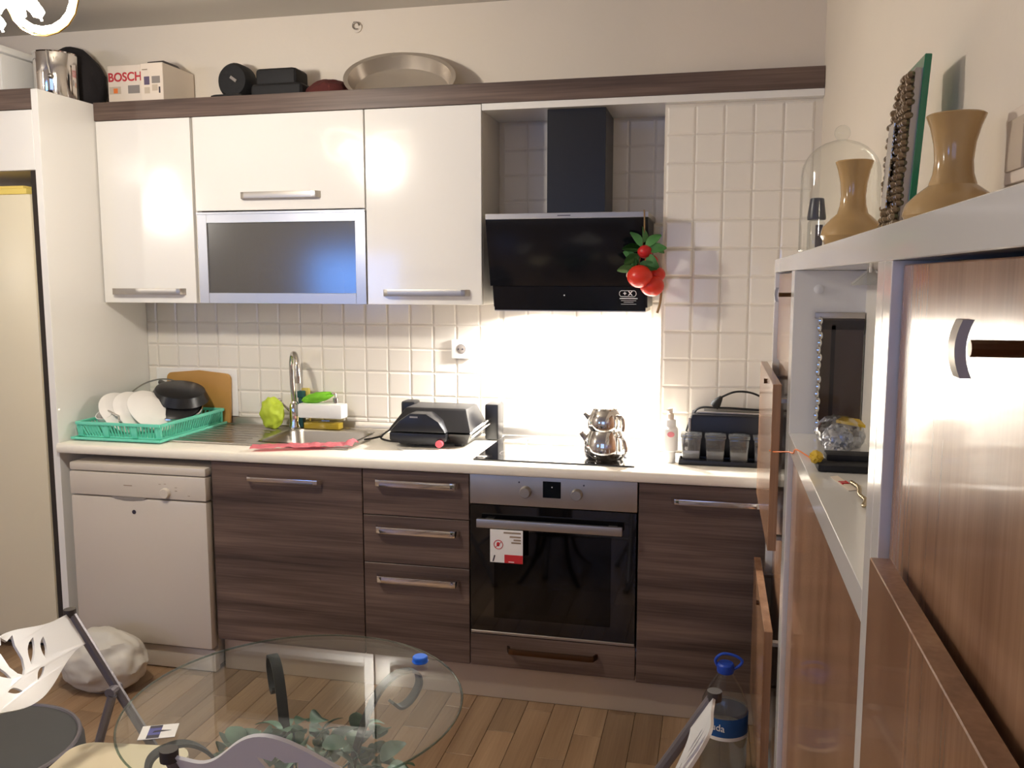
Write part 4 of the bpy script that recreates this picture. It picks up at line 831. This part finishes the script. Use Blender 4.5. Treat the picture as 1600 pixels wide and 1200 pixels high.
# artificial plant inside the table base
pl = thing('artificial_plant', 'green artificial ivy in a pot among the table legs', 'plant', (TX, TY, .24))
part('pot', MB().lathe([(0, .243), (.07, .243), (.09, .40), (.095, .41), (.085, .41), (.065, .26), (0, .255)], (TX, TY, 0), 28), 'cap_dark', pl)
part('moss', MB().blob((TX, TY, .405), (.085, .085, .03), .2, 3, 3, 1), 'leaf_green', pl)
lf = [leafmesh(.062, .024, 'leaf_green', .35), leafmesh(.05, .020, 'leaf_green', .25), leafmesh(.04, .018, 'leaf_green', .5)]
rnd = random.Random(21)
for i in range(240):
    a = rnd.uniform(0, 2*math.pi); rr = .20*math.sqrt(rnd.random()); z = .63-.10*(rr/.20)**2+rnd.uniform(-.07, .02)
    if i > 160: rr = rnd.uniform(.14, .22); z = rnd.uniform(.44, .58)
    o = put('leaf', rnd.choice(lf), pl)
    o.matrix_local = Matrix.Translation((rr*math.cos(a), rr*math.sin(a), z-.24)) @ Matrix.Rotation(a+rnd.uniform(-.8, .8), 4, 'Z') @ Matrix.Rotation(rnd.uniform(-.6, .7), 4, 'Y') @ Matrix.Rotation(rnd.uniform(-.6, .6), 4, 'X')
stm = MB()
for k in range(9):
    a = k*.7; stm.tube(bez([(TX, TY, .40), (TX+.05*math.cos(a), TY+.05*math.sin(a), .52), (TX+.14*math.cos(a), TY+.14*math.sin(a), .58)]), .002, 5)
part('stems', stm, 'dark_teal', pl)

# folding chairs (local frame: faces +x, width along y)
def chair_panel(arch):
    cu = bpy.data.curves.new('p', 'CURVE'); cu.dimensions = '2D'; cu.fill_mode = 'BOTH'; cu.extrude = .0028
    def spl(pts):
        s = cu.splines.new('POLY'); s.points.add(len(pts)-1); s.use_cyclic_u = True
        for q, p in zip(s.points, pts): q.co = (p[0], p[1], 0, 1)
    up = lambda u: .082+arch*(.5+.5*math.cos(math.pi*min(1, abs(u)/.16)))
    lo = lambda u: -.05*(.5+.5*math.cos(math.pi*min(1, abs(u)/.19)))
    us = [-.214+.428*k/40 for k in range(41)]
    spl([(u, up(u)) for u in us]+[(u, lo(u)) for u in us[::-1]])
    # tulip in the middle
    dz = max(0, arch-.045)*.55
    spl([(0, .108+dz), (.010, .094+dz), (.032, .100+dz), (.023, .078+dz*.6), (.022, .045), (.012, .024), (0, .014), (-.012, .024), (-.022, .045), (-.023, .078+dz*.6), (-.032, .100+dz), (-.010, .094+dz)])
    for s in (-1, 1):
        def leaf(cx, cy, L, W, ang):
            return [(s*(cx+math.cos(ang)*L*(t-.5)-math.sin(ang)*W*w), cy+math.sin(ang)*L*(t-.5)+math.cos(ang)*W*w) for t, w in [(k/8, math.sin(math.pi*k/8)**.8*(1+.35*k/8)) for k in range(9)]+[(k/8, -.6*math.sin(math.pi*k/8)) for k in range(7, 0, -1)]]
        spl(leaf(.056, .048, .066, .010, R(48))); spl(leaf(.090, .040, .052, .009, R(60))); spl(leaf(.044, -.004, .04, .007, R(25)))
    o = bpy.data.objects.new('p', cu); COL.objects.link(o); bpy.context.view_layer.update()
    me = bpy.data.meshes.new_from_object(o.evaluated_get(bpy.context.evaluated_depsgraph_get())); bpy.data.objects.remove(o)
    me.materials.clear(); me.materials.append(M['chair_white'])
    return me
def make_chair(arch):
    t = thing('folding_chair', 'x', 'chair')
    lean = math.atan2(.44, .76); top = Vector((-.22, 0, .76)); dn = Vector((.44, 0, -.76)).normalized()
    me = chair_panel(arch)
    b = bmesh.new(); b.from_mesh(me); bmesh.ops.subdivide_edges(b, edges=[e for e in b.edges if e.calc_length() > .05], cuts=2); bmesh.ops.triangulate(b, faces=b.faces[:])
    nrm = Vector((dn.z, 0, -dn.x)); base = top-dn*-.0
    for v in b.verts:
        u, h, d = v.co; bend = -.018*(1-(u/.205)**2)
        q = top+dn*(.078-h)+nrm*(d*1.0)+Vector((bend, u, 0)); v.co = q
    b.to_mesh(me); b.free(); me.shade_smooth(); me.set_sharp_from_angle(angle=R(40)); put('backrest', me, t)
    for s in (-1, 1):
        A = [top+Vector((.0, s*.205, 0)), Vector((-.0, s*.205, .38)), Vector((.17, s*.205, .07)), Vector((.20, s*.205, .008))]
        l = put('front_leg', MB().tube(A, .0115, 10).mesh('front_leg', 'tube_grey'), t)
        put('tube_cap', MB().cyl(top+Vector((-.002, s*.205, .004)), .014, .018, 'Z', 12).mesh('tube_cap', 'cap_dark'), l)
        put('foot_cap', MB().cyl(Vector((.20, s*.205, .008)), .014, .016, 'Z', 12).mesh('foot_cap', 'cap_dark'), l)
        B = [Vector((-.115, s*.182, .575)), Vector((-.15, s*.182, .47)), Vector((-.27, s*.182, .02)), Vector((-.272, s*.182, .008))]
        l = put('rear_leg', MB().tube(B, .0105, 10).mesh('rear_leg', 'tube_grey'), t)
        put('pivot', MB().tube([(-.118, s*.175, .582), (-.118, s*.215, .582)], .012, 10).mesh('pivot', 'tube_grey'), t)
        put('seat_rail', MB().tube([(-.19, s*.168, .425), (.07, s*.168, .447)], .008, 8).mesh('seat_rail', 'chrome'), t)
    put('stretcher', MB().tube([(.1, -.205, .2), (.1, .205, .2)], .008, 8).tube([(-.225, -.182, .19), (-.225, .182, .19)], .008, 8).mesh('stretcher', 'tube_grey'), t)
    sm = MB().box(-.2, .085, -.17, .17, .448, .462, .045, 4) if False else MB()
    t_ = []
    for cx, cy, a0 in ((.04, .12, 0), (-.15, .12, 90), (-.15, -.12, 180), (.04, -.12, 270)):
        t_ += [(cx+.05*math.cos(R(a0+k*15)), cy+.05*math.sin(R(a0+k*15))) for k in range(7)]
    put('seat', sm.prism(t_, 'Z', .448, .464, .004).mesh('seat', 'cream_plastic'), t)
    return t
def copy_tree(o, parent=None):
    n = o.copy(); COL.objects.link(n); n.parent = parent
    for ch in list(o.children): copy_tree(ch, n)
    return n
ch1 = make_chair(.03); CH = [ch1, make_chair(.11), copy_tree(ch1)]
CD = [((-.378, -2.033), 8, 'white-backed folding chair with leaf cut-outs by the round pouffe'), ((.23, -2.185), 90, 'white-backed folding chair nearest the camera, back turned to the viewer'), ((.599, -2.10), 168, 'white-backed folding chair seen edge-on next to the shoe cabinet')]
for o, (p, a, l) in zip(CH, CD): o.location = (*p, 0); o.rotation_euler.z = R(a); o['label'] = l; o['group'] = 'folding chairs around the glass table'
CH[1].scale = (1.045,)*3

# ================================================================== CHANDELIER + LIVING ROOM LIGHTS
HX, HY = -1.02, -1.61
chd = thing('chandelier', 'glowing ceiling chandelier with curled arms and petal glass shades', 'chandelier', (HX, HY, 2.15))
part('ceiling_rose', MB().lathe([(0, CEIL), (.06, CEIL), (.055, CEIL-.02), (.02, CEIL-.04), (0, CEIL-.04)], (HX, HY, 0)), 'brass', chd)
part('rod', MB().tube([(HX, HY, CEIL-.03), (HX, HY, 2.33)], .008, 8), 'brass', chd)
part('hub', MB().ball((HX, HY, 2.31), (.035, .035, .03)), 'brass', chd)
for k in range(3):
    a = R(10+120*k); dx, dy = math.cos(a), math.sin(a); rc, zc, rr = .185, 2.255, .082
    pts = [(HX+dx*.03, HY+dy*.03, 2.31), (HX+dx*.10, HY+dy*.10, 2.33)]+[(HX+dx*(rc+rr*math.cos(q)), HY+dy*(rc+rr*math.cos(q)), zc+rr*math.sin(q)) for q in [math.pi*.6-j*math.pi/9 for j in range(15)]]
    part('curled_arm', MB().tube(pts, .0095, 10), 'ring_lit', chd)
    part('arm_wire', MB().tube([(HX+dx*(rc+(rr+.012)*math.cos(q)), HY+dy*(rc+(rr+.012)*math.cos(q)), zc-.002+(rr+.012)*math.sin(q)) for q in [math.pi*.3-j*math.pi/9 for j in range(12)]], .0022, 6), 'brass', chd)
    sx, sy, sz = HX+dx*.11, HY+dy*.11, 2.245; pm = MB()
    for j in range(6):
        b = j*math.pi/3
        pm.tube(bez([(sx+.012*math.cos(b), sy+.012*math.sin(b), sz+.025), (sx+.036*math.cos(b), sy+.036*math.sin(b), sz+.005), (sx+.055*math.cos(b), sy+.055*math.sin(b), sz-.012), (sx+.066*math.cos(b), sy+.066*math.sin(b), sz-.035)], 3), [.012, .018, .017, .003], 8)
    part('petal_shade', pm, 'shade_lit', chd)
L = bpy.data.lights.new('chandelier_light', 'POINT'); L.energy = P_CHAND; L.color = (1, .93, .83); L.shadow_soft_size = .055
lo = bpy.data.objects.new('chandelier_light', L); COL.objects.link(lo); lo.parent = chd; lo.location = (.06, 0, 0.0)
# second ceiling lamp of the living area behind and left of the camera
lv = thing('pendant_lamp', 'round white pendant lamp in the living area behind the viewer', 'lamp', (-3.7, -3.7, 2.35))
part('globe', MB().ball((-3.7, -3.7, 2.35), .12, 24), 'shade_lit', lv); part('rod', MB().tube([(-3.7, -3.7, 2.46), (-3.7, -3.7, CEIL)], .008, 8), 'brass', lv)
L = bpy.data.lights.new('pendant_light', 'POINT'); L.energy = P_LIVING; L.color = (1, .95, .88); L.shadow_soft_size = .12
lo = bpy.data.objects.new('pendant_light', L); COL.objects.link(lo); lo.parent = lv; lo.location = (0, 0, -.26)
tv = thing('television', 'flat television with blue screen on the rear wall', 'television', (-3.2, YB, 1.3))
part('case', MB().box(-3.75, -2.65, YB+.001, YB+.05, 1.22, 1.86, .005), 'black_plastic', tv); part('screen', MB().box(-3.72, -2.68, YB+.05, YB+.052, 1.25, 1.83), 'tv_screen', tv)
